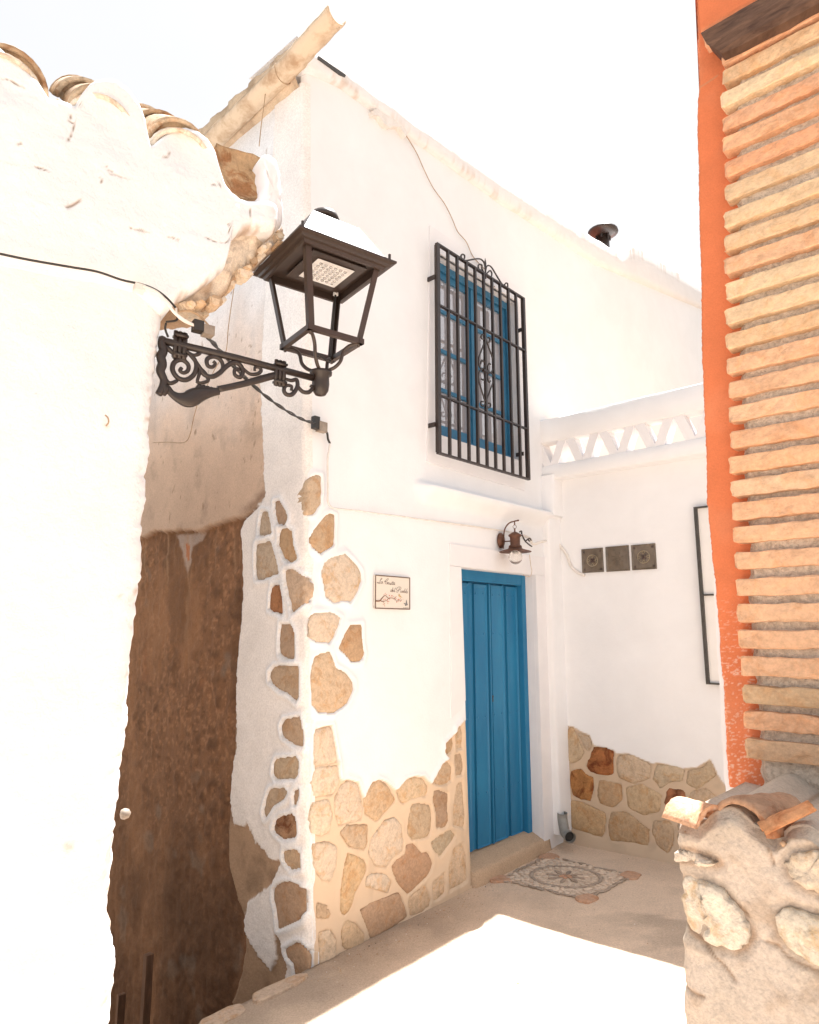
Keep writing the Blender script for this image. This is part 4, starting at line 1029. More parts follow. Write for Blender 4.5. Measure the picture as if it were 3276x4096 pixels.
edn = sstep(.06, .0, dR)*.3+sstep(.03, 0, dB)*sstep(.95, 1.1, U+1)*.8; col = mixc(col, TAN*1.3, np.clip(edn*sstep(-.1, .4, uvn(U, V, 22, 4, 318)), 0, 1))
relief('eave_plaster', LP, U, V, H, col, M_ROUGHW, left, back=.26)
# raw end of the eave behind the plaster
raw_lo = LP.pts(C('c1', [(940,1640),(1000,1660),(1100,1650),(1170,1655),(1200,1640),(1250,1590),(1290,1550),(1320,1480),(1370,1465),(1392,1455),(1400,1415),(1430,1400),(1470,1340),(1500,1298),(1540,1300),(1572,1308),(1580,1240),(1610,1175)]), -.07)
us = np.unique(np.concatenate([np.arange(raw_lo[0][0], raw_lo[-1][0], .008), [raw_lo[-1][0]]]))
s = np.linspace(0, 1, 40); BB = interp(us, raw_lo)+.008*vnoise(np.stack([us*45, us*0, us*0], -1), 4); TT = np.full(len(us), 3.33)
U = np.repeat(us[None], len(s), 0); V = BB[None]+(TT-BB)[None]*s[:, None]
H = -.02+.03*uvn(U, V, 7, 4, 321)+.030*np.abs(uvn(U, V, 15, 4, 322))+.008*uvn(U, V, 50, 3, 325)-.04*sstep(.12, 0, V-BB[None])
col = mixc(np.ones(U.shape+(3,))*np.array([.72, .63, .52]), TAN*1.2, .8*sstep(.15, .5, uvn(U, V, 13, 5, 323)))
col = mixc(col, WHITE*.95, sstep(.05, .35, uvn(U, V, 9, 4, 324)))
col = mixc(col, np.array([.34, .2, .1]), .8*sstep(.05, 0, V-BB[None]))
relief('raw_masonry', LP, U, V, H, col, M_RUBBLE, left, back=.2)
rk = random.Random(21)
for k in range(26):
    i_ = rk.uniform(.06, .98)*(len(raw_lo)-1); a_, b_ = raw_lo[int(i_)], raw_lo[min(int(i_)+1, len(raw_lo)-1)]; t_ = i_-int(i_)
    cu_, cv_ = a_[0]+(b_[0]-a_[0])*t_, a_[1]+(b_[1]-a_[1])*t_; rr_k = rk.uniform(.012, .030); ng = rk.choice((6, 7, 8))
    pl_ = [(cu_+rr_k*rk.uniform(.7, 1.3)*math.cos(2*math.pi*q_/ng), cv_+rr_k*.3+rr_k*rk.uniform(.5, 1.0)*math.sin(2*math.pi*q_/ng)) for q_ in range(ng)]
    hk = rk.uniform(-.10, .012); mk = MB(); mk.prism(LP, pl_, hk-.06, hk); mk.prism(LP, [(cu_+(u_-cu_)*.75, cv_+(v_-cv_)*.75) for u_, v_ in pl_], hk-.05, hk+.008)
    ob = mk.build('stone', M_STONE, left); ob.color = (*rk.choice([(.70, .60, .48), (.50, .36, .24), (.74, .68, .60), (.62, .48, .34)]), 1)
# roof tiles running up behind the plaster: crests and channels
back = -LP.n3(); al = math.radians(38.5); axd = back*math.cos(al)+Vector((0, 0, math.sin(al))); upd = Vector((0, 0, math.cos(al)))-back*math.sin(al)
crest0 = top[22]
for k in range(-8, 1):
    cu_ = crest0[0]+per*k
    for row in range(4):
        L_ = .47; o_ = Vector(LP.P(cu_+random.uniform(-.012, .012), crest0[1]-(.155 if row == 0 else .138), .0))+axd*(.02, .07, .40, .75)[row]+upd*(.010+.016*(row > 0)+random.uniform(0, .010))
        c_ = random.choice([(.56, .44, .31), (.48, .35, .23), (.62, .52, .40), (.52, .40, .28)])
        if row == 0: c_ = (.72, .64, .54)
        half_tile('roof_tile', o_, axd+LP.u3()*random.uniform(-.04, .04), upd, L_, .115, .095, M_TILE, left, c_, .016, math.pi*.95, 12, k*10+row, fill=True)
    for row in range(4 if k < 0 else 0):               # channel tiles, hollow side up
        o_ = Vector(LP.P(cu_+per/2, crest0[1]-.085, -.02))+axd*(row*.27+.02)
        half_tile('roof_tile', o_, axd, -upd, .42, .10, .115, M_TILE, left, (.40, .27, .16), .014, math.pi*.9, 10, 900+k*10+row)
# whitened last tile on the gable end with its hollow side showing
tp = LP.pts(C('c1', [(1255,640),(1300,665),(1380,690),(1470,715),(1540,735),(1530,800),(1535,900),(1530,965),(1440,975),(1380,960),(1330,900),(1290,800)]), -.03)
o = stone_obj(LP, tp, -.06, left, (.42, .28, .16), 777, M_TILE, 'end_tile', -.02, back=.1)
tp = LP.pts(C('c1', [(1500,745),(1545,737),(1585,780),(1603,850),(1612,960),(1620,1080),(1618,1170),(1560,1175),(1500,1120),(1520,990),(1515,880)]), 0)
us_ = srefine(tp, 40, .001, 5); o = stone_obj(LP, tp, .0, left, (.8, .77, .73), 778, M_SURR, 'end_tile', .02, back=.16)
# red tile chip standing on the roof
half_tile('tile_chip', LP.P(LP.at(C('c1', [(605,215)])[0], -.35)[0], 3.72+.12, -.35), LP.u3()+Vector((0, 0, -.1)), (0, 0, 1), .12, .05, .04, M_TILE, left, (.55, .2, .12), seed=4)

# ================================================================== STREET LANTERN
lant = thing('street_lantern', 'dark brown four-sided street lantern on scrolled iron bracket, LED panel inside', 'street lamp', (-.882, 2.298, 2.77))
AP = Plane((-.882, 2.298), 55.0)
def c4w(ps): return [AP.P(*AP.at(p), 0) for p in C('c4', ps)]
def c4tube(name, paths, r, par, k=6, flat=1.0):
    m_ = MB()
    for i, ps in enumerate(paths):
        P_ = crom(c4w(ps), k); n_ = len(P_); rr__ = r[i] if isinstance(r, list) else r
        R_ = [rr__*(.75+.25*math.sin(math.pi*min(1, j/n_*1.2))) for j in range(n_)]
        m_.tube(P_, R_, 8, True, flat)
    return m_.build(name, M_IRON, par, True)
brk_ = thing('bracket', '', ''); del brk_['label']; del brk_['category']; brk_.parent = lant; brk_.matrix_parent_inverse = Matrix.Translation(-Vector(ORIG['street_lantern']))
m_ = MB(); m_.tube(c4w([(60,965),(600,1090),(1125,1228)]), .0135, 12); m_.build('top_rail', M_IRON, brk_, True)
m_ = MB(); m_.tube(crom(c4w([(470,1305),(600,1278),(760,1240),(885,1205)]), 4), .0125, 10, True, .8); m_.tube(crom(c4w([(480,1300),(620,1262),(780,1215),(880,1190)]), 4), .006, 8); m_.build('strut', M_IRON, brk_, True)
c4tube('back_plate', [[(95,950),(80,990),(92,1040),(75,1080),(85,1130),(72,1180),(95,1240),(85,1290),(60,1340)], [(85,1000),(130,1030),(160,1060)], [(75,1290),(110,1300),(90,1340)]], [.017, .010, .014], brk_)
c4tube('scroll', [[(235,1040),(285,1070),(318,1130),(305,1200),(250,1240),(190,1225),(155,1170),(170,1118),(220,1102),(262,1135),(262,1175),(232,1192),(207,1178),(218,1158)]], .0095, brk_)
c4tube('scroll', [[(250,1040),(300,1095),(345,1160),(375,1205),(430,1218),(480,1192),(530,1145),(580,1120),(622,1140),(640,1185),(622,1222),(587,1208),(583,1175),(605,1165),(614,1182)]], .0095, brk_)
c4tube('scroll', [[(490,1195),(502,1140),(478,1095),(432,1080),(393,1100),(398,1142),(430,1152),(450,1130),(435,1112)]], .0085, brk_)
c4tube('scroll', [[(640,1160),(685,1198),(735,1200),(765,1180),(755,1155),(725,1155),(722,1178)]], .0075, brk_)
c4tube('scroll', [[(325,1250),(340,1200),(350,1170),(385,1205),(400,1245),(350,1262),(318,1250)]], .008, brk_)
c4tube('scroll', [[(190,1245),(130,1262),(85,1190)]], .008, brk_)
c4tube('scroll', [[(250,1045),(300,1070),(340,1060),(345,1040),(320,1045)]], .007, brk_)
c4tube('scroll', [[(935,1235),(975,1245),(1010,1240),(1015,1290),(980,1340),(940,1340),(923,1310),(940,1280),(975,1285),(975,1312)], [(1010,1275),(1050,1320),(1095,1325),(1122,1295),(1105,1280)]], .009, brk_)
m_ = MB(); P_ = crom(c4w([(60,1335),(110,1290),(150,1335),(200,1365),(260,1375),(330,1345),(400,1330),(475,1318)]), 6)
n_ = len(P_); m_.tube(P_, [.012+.020*math.exp(-((j/n_-.62)/.22)**2) for j in range(n_)], 10, True, .55)
for t, dx in ((0, 0), (1, 30), (2, 60), (3, 90), (4, 115)):
    m_.tube(crom(c4w([(250+dx, 1372-dx*.35), (300+dx*.8, 1330-dx*.2), (350+dx, 1268+dx*.35)]), 4), [.009]*4+[.008]*4+[.004], 6, True, .5)
m_.build('acanthus_leaf', M_IRON, brk_, True)
for (x, y) in ((208, 1005), (897, 1195)):
    P_ = AP.at(C('c4', [(x, y)])[0]); m_ = MB()
    for dx in (-.016, 0, .016): m_.tube([AP.P(P_[0]+dx, P_[1]-.052, 0), AP.P(P_[0]+dx, P_[1]+.05, 0)], [.0088]*2, 8, True, 1.6)
    m_.pbox(AP, P_[0]-.024, P_[0]+.024, P_[1]+.030, P_[1]+.038, -.019, .019); m_.pbox(AP, P_[0]-.024, P_[0]+.024, P_[1]-.042, P_[1]-.034, -.017, .017)
    m_.build('collar', M_IRON, brk_, True)
ce = AP.at(C('c4', [(1178,1200)])[0]); ex = AP.P(ce[0], ce[1], 0)
m_ = MB(); m_.lathe((ex[0], ex[1], ex[2]-.095), [(.004, 0), (.022, .006), (.033, .025), (.036, .05), (.034, .085), (.046, .092), (.046, .104), (.018, .108)], 16)
m_.build('socket', M_IRON, brk_, True)
for k in range(8):
    a_ = k*math.pi/4
# lantern head
head_c = Vector((ex[0], ex[1], 0)); la = math.radians(54); X_ = Vector((math.sin(la), math.cos(la), 0)); Y_ = Vector((X_.y, -X_.x, 0))
Zb, Zt = EYE+1.165, EYE+1.49
def sq(c, s, z): return [c+X_*(s*a)+Y_*(s*b)+Vector((0, 0, z)) for a, b in ((-1, -1), (1, -1), (1, 1), (-1, 1))]
def frustum(m_, c, s0, z0, s1, z1, capb=True, capt=True):
    v = sq(c, s0, z0)+sq(c, s1, z1); f = [(i, (i+1) % 4, 4+(i+1) % 4, 4+i) for i in range(4)]
    if capb: f.append((3, 2, 1, 0))
    if capt: f.append((4, 5, 6, 7))
    m_.add(v, f)
m_ = MB(); frustum(m_, head_c, .222, Zt, .222, Zt+.008, False, False); frustum(m_, head_c, .222, Zt+.008, .192, Zt+.022, False, False)
frustum(m_, head_c, .192, Zt+.022, .108, Zt+.172, False, True)
m_.build('roof', M_LANT, lant)
m_ = MB()                                              # stepped mouldings under the rim
for s0, s1, z0, z1 in ((.222, .205, 0, -.004), (.205, .200, -.004, -.014), (.200, .188, -.014, -.016), (.188, .184, -.016, -.028), (.184, .172, -.028, -.028), (.172, .170, -.028, .004)):
    frustum(m_, head_c, s0, Zt+z0, s1, Zt+z1, False, False)
v = sq(head_c, .171, Zt+.003); m_.add(v, [(3, 2, 1, 0)])
m_.build('rim', M_LANT, lant)
m_ = MB(); m_.lathe((head_c.x, head_c.y, Zt+.168), [(.040, 0), (.040, .052), (.044, .056), (.062, .054), (.064, .062), (.056, .082), (.034, .098), (.005, .104)], 20); m_.build('finial', M_LANT, lant, True)
for a, b in ((-1, -1), (1, -1), (1, 1), (-1, 1)):
    m_ = MB(); c_ = head_c+X_*(.200*a)+Y_*(.200*b); m_.lathe((c_.x, c_.y, Zt+.008), [(.006, 0), (.006, .034), (.003, .036)], 8); m_.build('bolt', M_LANT, lant)
tps = .172; bts = .122
for a, b in ((-1, -1), (1, -1), (1, 1), (-1, 1)):
    p0 = head_c+X_*(tps*a)+Y_*(tps*b)+Vector((0, 0, Zt-.01)); p1 = head_c+X_*(bts*a)+Y_*(bts*b)+Vector((0, 0, Zb))
    m_ = MB(); w_ = .0125; ix, iy = X_*(-a*w_*2), Y_*(-b*w_*2); t_ = .005
    v = []
    for p in (p0, p1):                                  # L-section angle iron
        v += [p, p+ix, p+ix+Y_*(-b*t_), p+X_*(-a*t_)+Y_*(-b*t_), p+X_*(-a*t_)+iy, p+iy]
    f = [(i, (i+1) % 6, 6+(i+1) % 6, 6+i) for i in range(6)]+[tuple(range(6)), tuple(range(11, 5, -1))]
    m_.add(v, f); m_.build('post', M_LANT, lant)
m_ = MB()
for i in range(4):
    c4_ = sq(head_c, bts-.006, Zb-.008); p, q_ = c4_[i], c4_[(i+1) % 4]; d_ = (q_-p).normalized(); mid_ = (p+q_)/2
    m_.box(mid_, d_*((q_-p).length/2+.012), Vector((d_.y, -d_.x, 0))*.010, Vector((0, 0, .011)))
m_.build('base_frame', M_LANT, lant)
for a, b in ((-1, -1), (1, -1), (1, 1), (-1, 1)):
    dr = (X_*a+Y_*b); base_ = head_c+dr*(bts-.012)
    pts_ = [base_+Vector((0, 0, Zb+.006)), base_+Vector((0, 0, Zb-.030))]
    prof = [(bts-.012, Zb-.016), (.085, Zb-.022), (.066, Zb-.045), (.058, Zb-.085), (.040, Zb-.112), (.012, ex[2]+.010)]
    P_ = crom([head_c+dr*s_+Vector((0, 0, z_)) for s_, z_ in prof], 5)
    m_ = MB(); m_.tube(P_, .0078, 8); m_.tube(pts_, .006, 8); m_.build('leg', M_LANT, lant, True)
# LED unit
m_ = MB(); frustum(m_, head_c+X_*.014, .125, Zt-.010, .120, Zt+.002, True, False); m_.build('led_housing', M_LANT, lant)
led = MB(); frustum(led, head_c+X_*.016, .086, Zt-.014, .080, Zt-.0095, True, False); led = led.build('led_panel', M_LED, lant)
m_ = MB()
for i in range(6):
    for j in range(6):
        c_ = head_c+X_*.016+X_*(.023*(i-2.5))+Y_*(.023*(j-2.5)); m_.lathe((c_.x, c_.y, Zt-.014), [(.0085, 0), (.007, -.004), (.003, -.007)], 8)
o = m_.build('led_lens', M_BULB, led, True); o['kind'] = 'stuff'
pc = head_c+X_*(tps-.03)+Y_*(-(tps-.03))
P_ = crom([pc+Vector((0, 0, Zt-.005)), head_c+X_*.12-Y_*.12+Vector((0, 0, Zt-.15)), head_c+X_*.10-Y_*.10+Vector((0, 0, Zb-.01)), head_c+X_*.06-Y_*.05+Vector((0, 0, Zb-.05)), head_c+X_*.0-Y_*.05+Vector((0, 0, Zb-.03)), head_c-X_*.02+Vector((0, 0, Zb-.10))], 6)
m_ = MB(); m_.tube(P_, .0045, 8); m_.build('lamp_cable', M_CABLE, lant, True)
m_ = MB(); m_.lathe((pc.x, pc.y, Zt-.014), [(.012, 0), (.012, .012)], 12); m_.build('cable_gland', M_LED, lant)

# ================================================================== WALL LAMP BY THE DOOR
hL = .155
bl0 = FP.at(C('d7', [(218,350)])[0], .03)
lamp = thing('wall_lamp', 'small rusty copper wall lamp with bare globe bulb above the blue door', 'lamp', FP.P(bl0[0], bl0[1], .03))
m_ = MB()
N3 = FP.n3()
for z0, z1, r0, r1 in ((0, .012, .058, .052),):
    n_ = 20; v = []
    for (rr__, hh_) in ((1.0, .03), (1.0, .042), (.72, .055), (.25, .064)):
        for k in range(n_):
            an = 2*math.pi*k/n_; v.append(FP.P(bl0[0]+.042*rr__*math.cos(an), bl0[1]+.062*rr__*math.sin(an), hh_))
    f = [(i*n_+k, i*n_+(k+1) % n_, (i+1)*n_+(k+1) % n_, (i+1)*n_+k) for i in range(3) for k in range(n_)]+[tuple(range(3*n_, 4*n_))]
    m_.add(v, f)
m_.build('backplate', M_COPPER, lamp, True)
lu, lv = FP.at(C('d7', [(345,345)])[0], hL)
sc_ = .00093
def lz(y): return lv+(345-y)*sc_
m_ = MB()
def along(t, v): return FP.P(bl0[0]+(lu-bl0[0])*t, v, .05+(hL-.05)*t)
P_ = crom([along(.05, lz(410)), along(.1, lz(330)), along(.2, lz(250)), along(.55, lz(200)), along(1.0, lz(186)), along(1.28, lz(183))], 6)
m_.tube(P_, .0055, 8); e_ = P_[-1]; m_.lathe((e_.x, e_.y, e_.z-.006), [(.003, 0), (.008, .003), (.008, .010), (.003, .013)], 8)
m_.tube([along(0, lz(350)), along(.9, lz(352))], .005, 8); m_.build('arm', M_COPPER, lamp, True)
ax_ = FP.P(lu, 0, hL)
m_ = MB(); m_.tube([(ax_[0], ax_[1], lz(188)), (ax_[0], ax_[1], lz(218))], .005, 8)
m_.tube([(ax_[0]+.014*math.cos(t), ax_[1], lz(233)+.014*math.sin(t)) for t in np.linspace(0, 2*math.pi, 17)], .0018, 6, False)
m_.tube([(ax_[0], ax_[1], lz(248)), (ax_[0], ax_[1], lz(275))], .006, 8); m_.build('hanger_ring', M_COPPER, lamp, True)
m_ = MB(); m_.lathe((ax_[0], ax_[1], 0), [(.008, lz(275)), (.022, lz(282)), (.048, lz(300)), (.052, lz(310)), (.040, lz(322)), (.038, lz(385)), (.050, lz(395)), (.052, lz(408)), (.045, lz(413))], 24); m_.build('lamp_body', M_COPPER, lamp, True)
m_ = MB(); m_.lathe((ax_[0], ax_[1], 0), [(.045, lz(405)), (.060, lz(420)), (.095, lz(432)), (.125, lz(442)), (.123, lz(446)), (.09, lz(438)), (.05, lz(428))], 32); m_.build('lamp_shade', M_COPPER, lamp, True)
m_ = MB(); bz_ = lz(490); m_.lathe((ax_[0], ax_[1], bz_), [(.054*math.sin(t), -.054*math.cos(t)) for t in np.linspace(.05, 2.6, 14)], 24); m_.build('bulb', M_BULB, lamp, True)
m_ = MB(); m_.lathe((ax_[0], ax_[1], bz_), [(.012, .02), (.02, .035), (.018, .065)], 12); m_.build('bulb_socket', M_LED, lamp, True)
# short wires with connectors right of the lamp
m_ = MB()
for ps in ([(385,275),(400,268),(402,295)], [(405,300),(430,350),(455,375),(480,395),(490,400)], [(440,350),(470,330),(485,350)], [(455,340),(470,355)]):
    m_.tube(crom([FP.P(*FP.at(p, .10), .10) for p in C('d7', ps)], 4), .006, 6)
m_.build('wire_connector', M_IRON, lamp, True)

# ================================================================== HOUSE SIGN
q4 = FP.pts(C('s1', [(200,165),(1525,310),(1528,1535),(196,1455)]), .02)
su0, su1 = (q4[0][0]+q4[3][0])/2, (q4[1][0]+q4[2][0])/2; sv1, sv0 = (q4[0][1]+q4[1][1])/2, (q4[2][1]+q4[3][1])/2
sign = thing('house_sign', 'white enamel nameplate reading La Casita del Pueblo with blossom branch and birds', 'sign', FP.P(su0, sv0, .02))
m_ = MB(); m_.pbox(FP, su0, su1, sv0, sv1, .006, .020); m_.build('plate', M_SIGN, sign)
m_ = MB(); b_ = .0055
m_.pbox(FP, su0-.001, su0+b_, sv0-.001, sv1+.001, .0195, .0225); m_.pbox(FP, su1-b_, su1+.001, sv0-.001, sv1+.001, .0195, .0225)
m_.pbox(FP, su0+b_, su1-b_, sv1-b_, sv1+.001, .0195, .0225); m_.pbox(FP, su0+b_, su1-b_, sv0-.001, sv0+b_, .0195, .0225); m_.build('border', M_SIGNB, sign)
def sgn_uv(x, y):                                       # homography approximated bilinearly on the plate
    return FP.at(C('s1', [(x, y)])[0], .0215)
def strokes(name, lst, r, mat):
    m_ = MB()
    for ps in lst:
        P_ = crom([FP.P(*sgn_uv(*p), .0212) for p in ps], 4); m_.tube(P_, r, 5, True)
    return m_.build(name, mat, sign)
strokes('lettering', [
 [(385,400),(455,350),(455,310),(430,320),(400,400),(370,480),(330,510),(290,500),(285,475),(320,480),(370,515),(400,500)],
 [(490,450),(455,440),(425,480),(430,515),(460,505),(495,450),(480,500),(505,510)],
 [(580,410),(560,440),(620,440),(690,380),(710,340),(680,325),(620,380),(585,450),(590,520),(630,540),(670,500),(660,460),(640,470)],
 [(735,480),(700,475),(675,520),(685,545),(710,535),(740,485),(725,535),(750,545)],
 [(785,490),(765,530),(795,545),(780,560),(760,555)], [(825,480),(805,540),(825,555)], [(840,425),(845,432)],
 [(885,430),(850,530),(860,560),(885,545)], [(850,480),(900,478)], [(950,490),(915,490),(890,540),(905,565),(930,550),(955,495),(940,555),(965,565)],
 [(845,765),(810,760),(785,805),(800,835),(830,820),(850,765),(885,665),(840,815),(850,835)],
 [(865,805),(905,785),(900,765),(875,775),(862,820),(880,838),(910,820)], [(985,680),(930,820),(945,840),(965,820)],
 [(1130,690),(1090,790),(1060,845),(1025,850),(1020,825)], [(1090,770),(1045,780),(1020,745),(1050,680),(1110,650),(1180,665),(1190,710),(1150,755),(1115,755)],
 [(1190,790),(1165,845),(1180,860),(1215,845),(1235,795)], [(1235,795),(1215,850),(1235,865)], [(1250,840),(1290,820),(1280,800),(1255,815),(1250,855),(1275,868),(1300,850)],
 [(1350,710),(1310,840),(1320,868),(1350,860),(1355,825),(1330,820)], [(1430,710),(1370,850),(1385,880)], [(1420,825),(1395,845),(1400,885),(1430,885),(1448,850),(1425,825)]], .0011, M_INK)
m_ = MB()
for ps, r0, r1 in (([(215,1185),(330,1190),(390,1170),(430,1120),(500,1040),(560,985),(590,975)], .005, .0016), ([(590,975),(640,1010),(700,1080),(740,1060),(800,1072),(920,1085),(975,1050),(1020,1005)], .0018, .0007),
                   ([(400,1165),(480,1210),(580,1185),(660,1150),(705,1085)], .0022, .001), ([(920,1085),(970,1130),(1030,1190),(1100,1160),(1190,1160),(1225,1125)], .0014, .0007), ([(500,1210),(540,1270),(545,1340),(575,1380)], .0009, .0006), ([(700,1080),(760,1110)], .0012, .0008)):
    P_ = crom([FP.P(*sgn_uv(*p), .0212) for p in ps], 4); n_ = len(P_); m_.tube(P_, [r0+(r1-r0)*j/n_ for j in range(n_)], 5)
m_.build('branch', M_BRANCH, sign)
m_ = MB()
for (x, y, r) in [(585,890,14),(622,940,16),(745,980,22),(845,985,24),(760,1100,22),(668,1145,24),(580,1122,24),(522,1140,18),(668,1215,18),(722,1212,18),(965,1055,20),(1000,1098,16),(1085,1130,28),(1025,1225,20),(1160,1200,18),(1080,1212,12),(520,950,10),(565,940,8),(622,1045,12),(805,1030,12),(850,1055,12),(905,1015,10),(900,1115,12),(945,1155,8),(1140,1125,14),(1175,1092,12),(1210,1175,10),(1270,1120,8),(685,1285,12),(565,1275,10),(510,1320,10),(570,1385,12),(545,1330,10)]:
    c_ = FP.P(*sgn_uv(x, y), .0205); m_.lathe(c_, [(r*.00019, 0), (r*.00013, .0022)], 7, FP.n3())
m_.build('blossom', M_BLOOM, sign)
m_ = MB(); m_.prism(FP, [sgn_uv(*p) for p in [(1095,935),(1115,918),(1135,930),(1150,970),(1190,1015),(1238,1070),(1200,1050),(1150,1040),(1110,1015),(1092,975)]], .0205, .0222); m_.build('bird', M_BIRD1, sign)
m_ = MB(); m_.prism(FP, [sgn_uv(*p) for p in [(1395,1140),(1420,1230),(1425,1280),(1448,1310),(1435,1350),(1350,1378),(1340,1360),(1355,1330),(1320,1310),(1290,1262),(1345,1275),(1375,1280),(1380,1220)]], .0205, .0222); m_.build('bird', M_BIRD2, sign)
strokes('small_print', [[(1270,1450),(1320,1448),(1350,1455),(1375,1440),(1390,1455),(1430,1450),(1500,1458)]], .0009, M_INK)

# ================================================================== ORANGE WALL AND BRICK PIER
pier = thing('brick_pier', 'orange-painted wall end faced with thin tan bricks and recessed grey mortar', 'pier', BP.P(0, 1.3, 0))
hO = -.03
oe = BP.pts(C('c3', [(1106,-30),(1112,200),(1120,400),(1108,560),(1112,760),(1116,1000),(1120,1200),(1128,1400),(1130,1754)])+C('d6', [(296,400),(302,600),(314,850),(320,1150),(335,1320),(350,1480),(366,1600),(376,1750),(388,1880),(395,2000),(402,2100)])+C('d3', [(447,60),(452,180),(455,300),(462,450),(472,600),(475,640)]), hO)
vb_, vt_ = oe[-1][1]-.02, oe[0][1]+.25
vs = np.arange(vb_, vt_, .0028); UL = np.interp(vs, [v for u, v in oe[::-1]], [u for u, v in oe[::-1]])
UL = UL+.0010*vnoise(np.stack([vs*60, vs*0, vs*0], -1), 3)+.0010*vnoise(np.stack([vs*220, vs*0, vs*0], -1), 5)
s = np.concatenate([np.linspace(0, .22, 44), np.linspace(.22, 1, 14)[1:]])
U = UL[:, None]+(.50-UL[:, None])*s[None]; V = np.repeat(vs[:, None], len(s), 1)
dE = U-UL[:, None]; H = hO+.003*uvn(U, V, 8, 4, 401)-np.where(dE < .012, .012-np.sqrt(np.maximum(.012**2-(.012-np.clip(dE, 0, .012))**2, 0)), 0)
OR = np.array([.62, .185, .08]); col = np.ones(U.shape+(3,))*OR
fl = sstep(.18, .42, uvn(U, V, 130, 2, 403, 260))*sstep(1.95, 1.55, V+.15*uvn(U, V, 6, 3, 404)); col = mixc(col, np.array([.75, .60, .50]), .6*fl)
col = mixc(col, OR*np.array([1.0, 1.35, 1.7]), .5*sstep(.0, .6, uvn(U, V, 5, 4, 405)))
col = mixc(col, np.array([.5, .25, .14]), .8*np.exp(-(pdist([BP.at(p, hO) for p in C('c3', [(1116,485),(1125,440),(1150,425),(1195,395),(1215,380)])], U, V)/.003)**2))
relief('orange_wall', BP, U, V, H, col, M_ORANGE, pier, back=.30)
# white-washed return behind the orange paint
we = [(u-.0015-.010*float(sstep(2.1, 1.6, np.array(v))), v) for u, v in oe]
vs_ = np.arange(vb_-.02, vt_-.35, .01); UL = np.interp(vs_, [v for u, v in we[::-1]], [u for u, v in we[::-1]])+.002*vnoise(np.stack([vs_*50, vs_*0, vs_*0], -1), 8)
s = np.linspace(0, 1, 6); U = UL[:, None]+(.3-UL[:, None])*s[None]; V = np.repeat(vs_[:, None], 6, 1)
relief('white_return', BP, U, V, np.full(U.shape, hO-.018), np.ones(U.shape+(3,))*WHITE, M_WHITE, pier, back=.26)
# mortar bed between the courses
crs = []
c3y = [(275,355,1240),(365,470,1243),(485,580,1238),(600,695,1242),(705,815,1245),(825,930,1252),(940,1055,1255),(1080,1175,1252),(1195,1290,1252),(1310,1410,1255),(1430,1540,1262)]
d6y = [(62,150,437),(205,300,440),(345,435,445),(478,565,453),(618,705,455),(765,850,462),(908,995,458),(1042,1120,470),(1170,1255,478),(1308,1395,484),(1455,1550,490),(1605,1700,496),(1752,1850,502),(1898,1990,510),(2050,2155,520)]
d3y = [(60,165,578),(218,335,582),(390,500,592)]
for k, ys_ in (('c3', c3y), ('d6', d6y), ('d3', d3y)):
    for (a, b, x) in ys_:
        p = BP.at(C(k, [(x, a)])[0]); q_ = BP.at(C(k, [(x, b)])[0]); crs.append((p[1]-random.uniform(.0435, .0475), p[1], p[0]))
crs.append((crs[0][0]+.066, crs[0][1]+.066, crs[0][2]+.004))
ul = min(c_[2] for c_ in crs)
u_m = sum(c_[2] for c_ in crs)/len(crs)
vs = np.arange(vb_, max(c_[1] for c_ in crs)+.03, .006); us = np.arange(0, .5, .006)
lm = np.interp(vs, [c_[0] for c_ in sorted(crs)], [c_[2] for c_ in sorted(crs)])+.022+.006*vnoise(np.stack([vs*40, vs*0, vs*0], -1), 9)
U, V = np.meshgrid(us, vs); U = U+lm[:, None]
H = -.011+.006*uvn(U, V, 30, 4, 411)+.003*uvn(U, V, 110, 3, 412)-.02*sstep(.02, 0, U-lm[:, None])
relief('mortar', BP, U, V, H, np.ones(U.shape+(3,)), M_MORTAR, pier)
BC = [(.62, .33, .18), (.60, .42, .24), (.66, .54, .35), (.62, .34, .19), (.62, .35, .19), (.62, .31, .16), (.58, .44, .27), (.64, .49, .30), (.62, .46, .28), (.62, .38, .22), (.64, .50, .31)]
BC2 = [(.62, .47, .29), (.60, .42, .24), (.62, .38, .22), (.62, .38, .22), (.63, .40, .24), (.62, .36, .2), (.62, .37, .2), (.62, .42, .26), (.62, .37, .21), (.62, .38, .22), (.62, .38, .22), (.62, .38, .22), (.62, .39, .23), (.62, .38, .22), (.62, .38, .22), (.45, .32, .18), (.62, .35, .19), (.50, .33, .19)]
BCA = BC+BC2
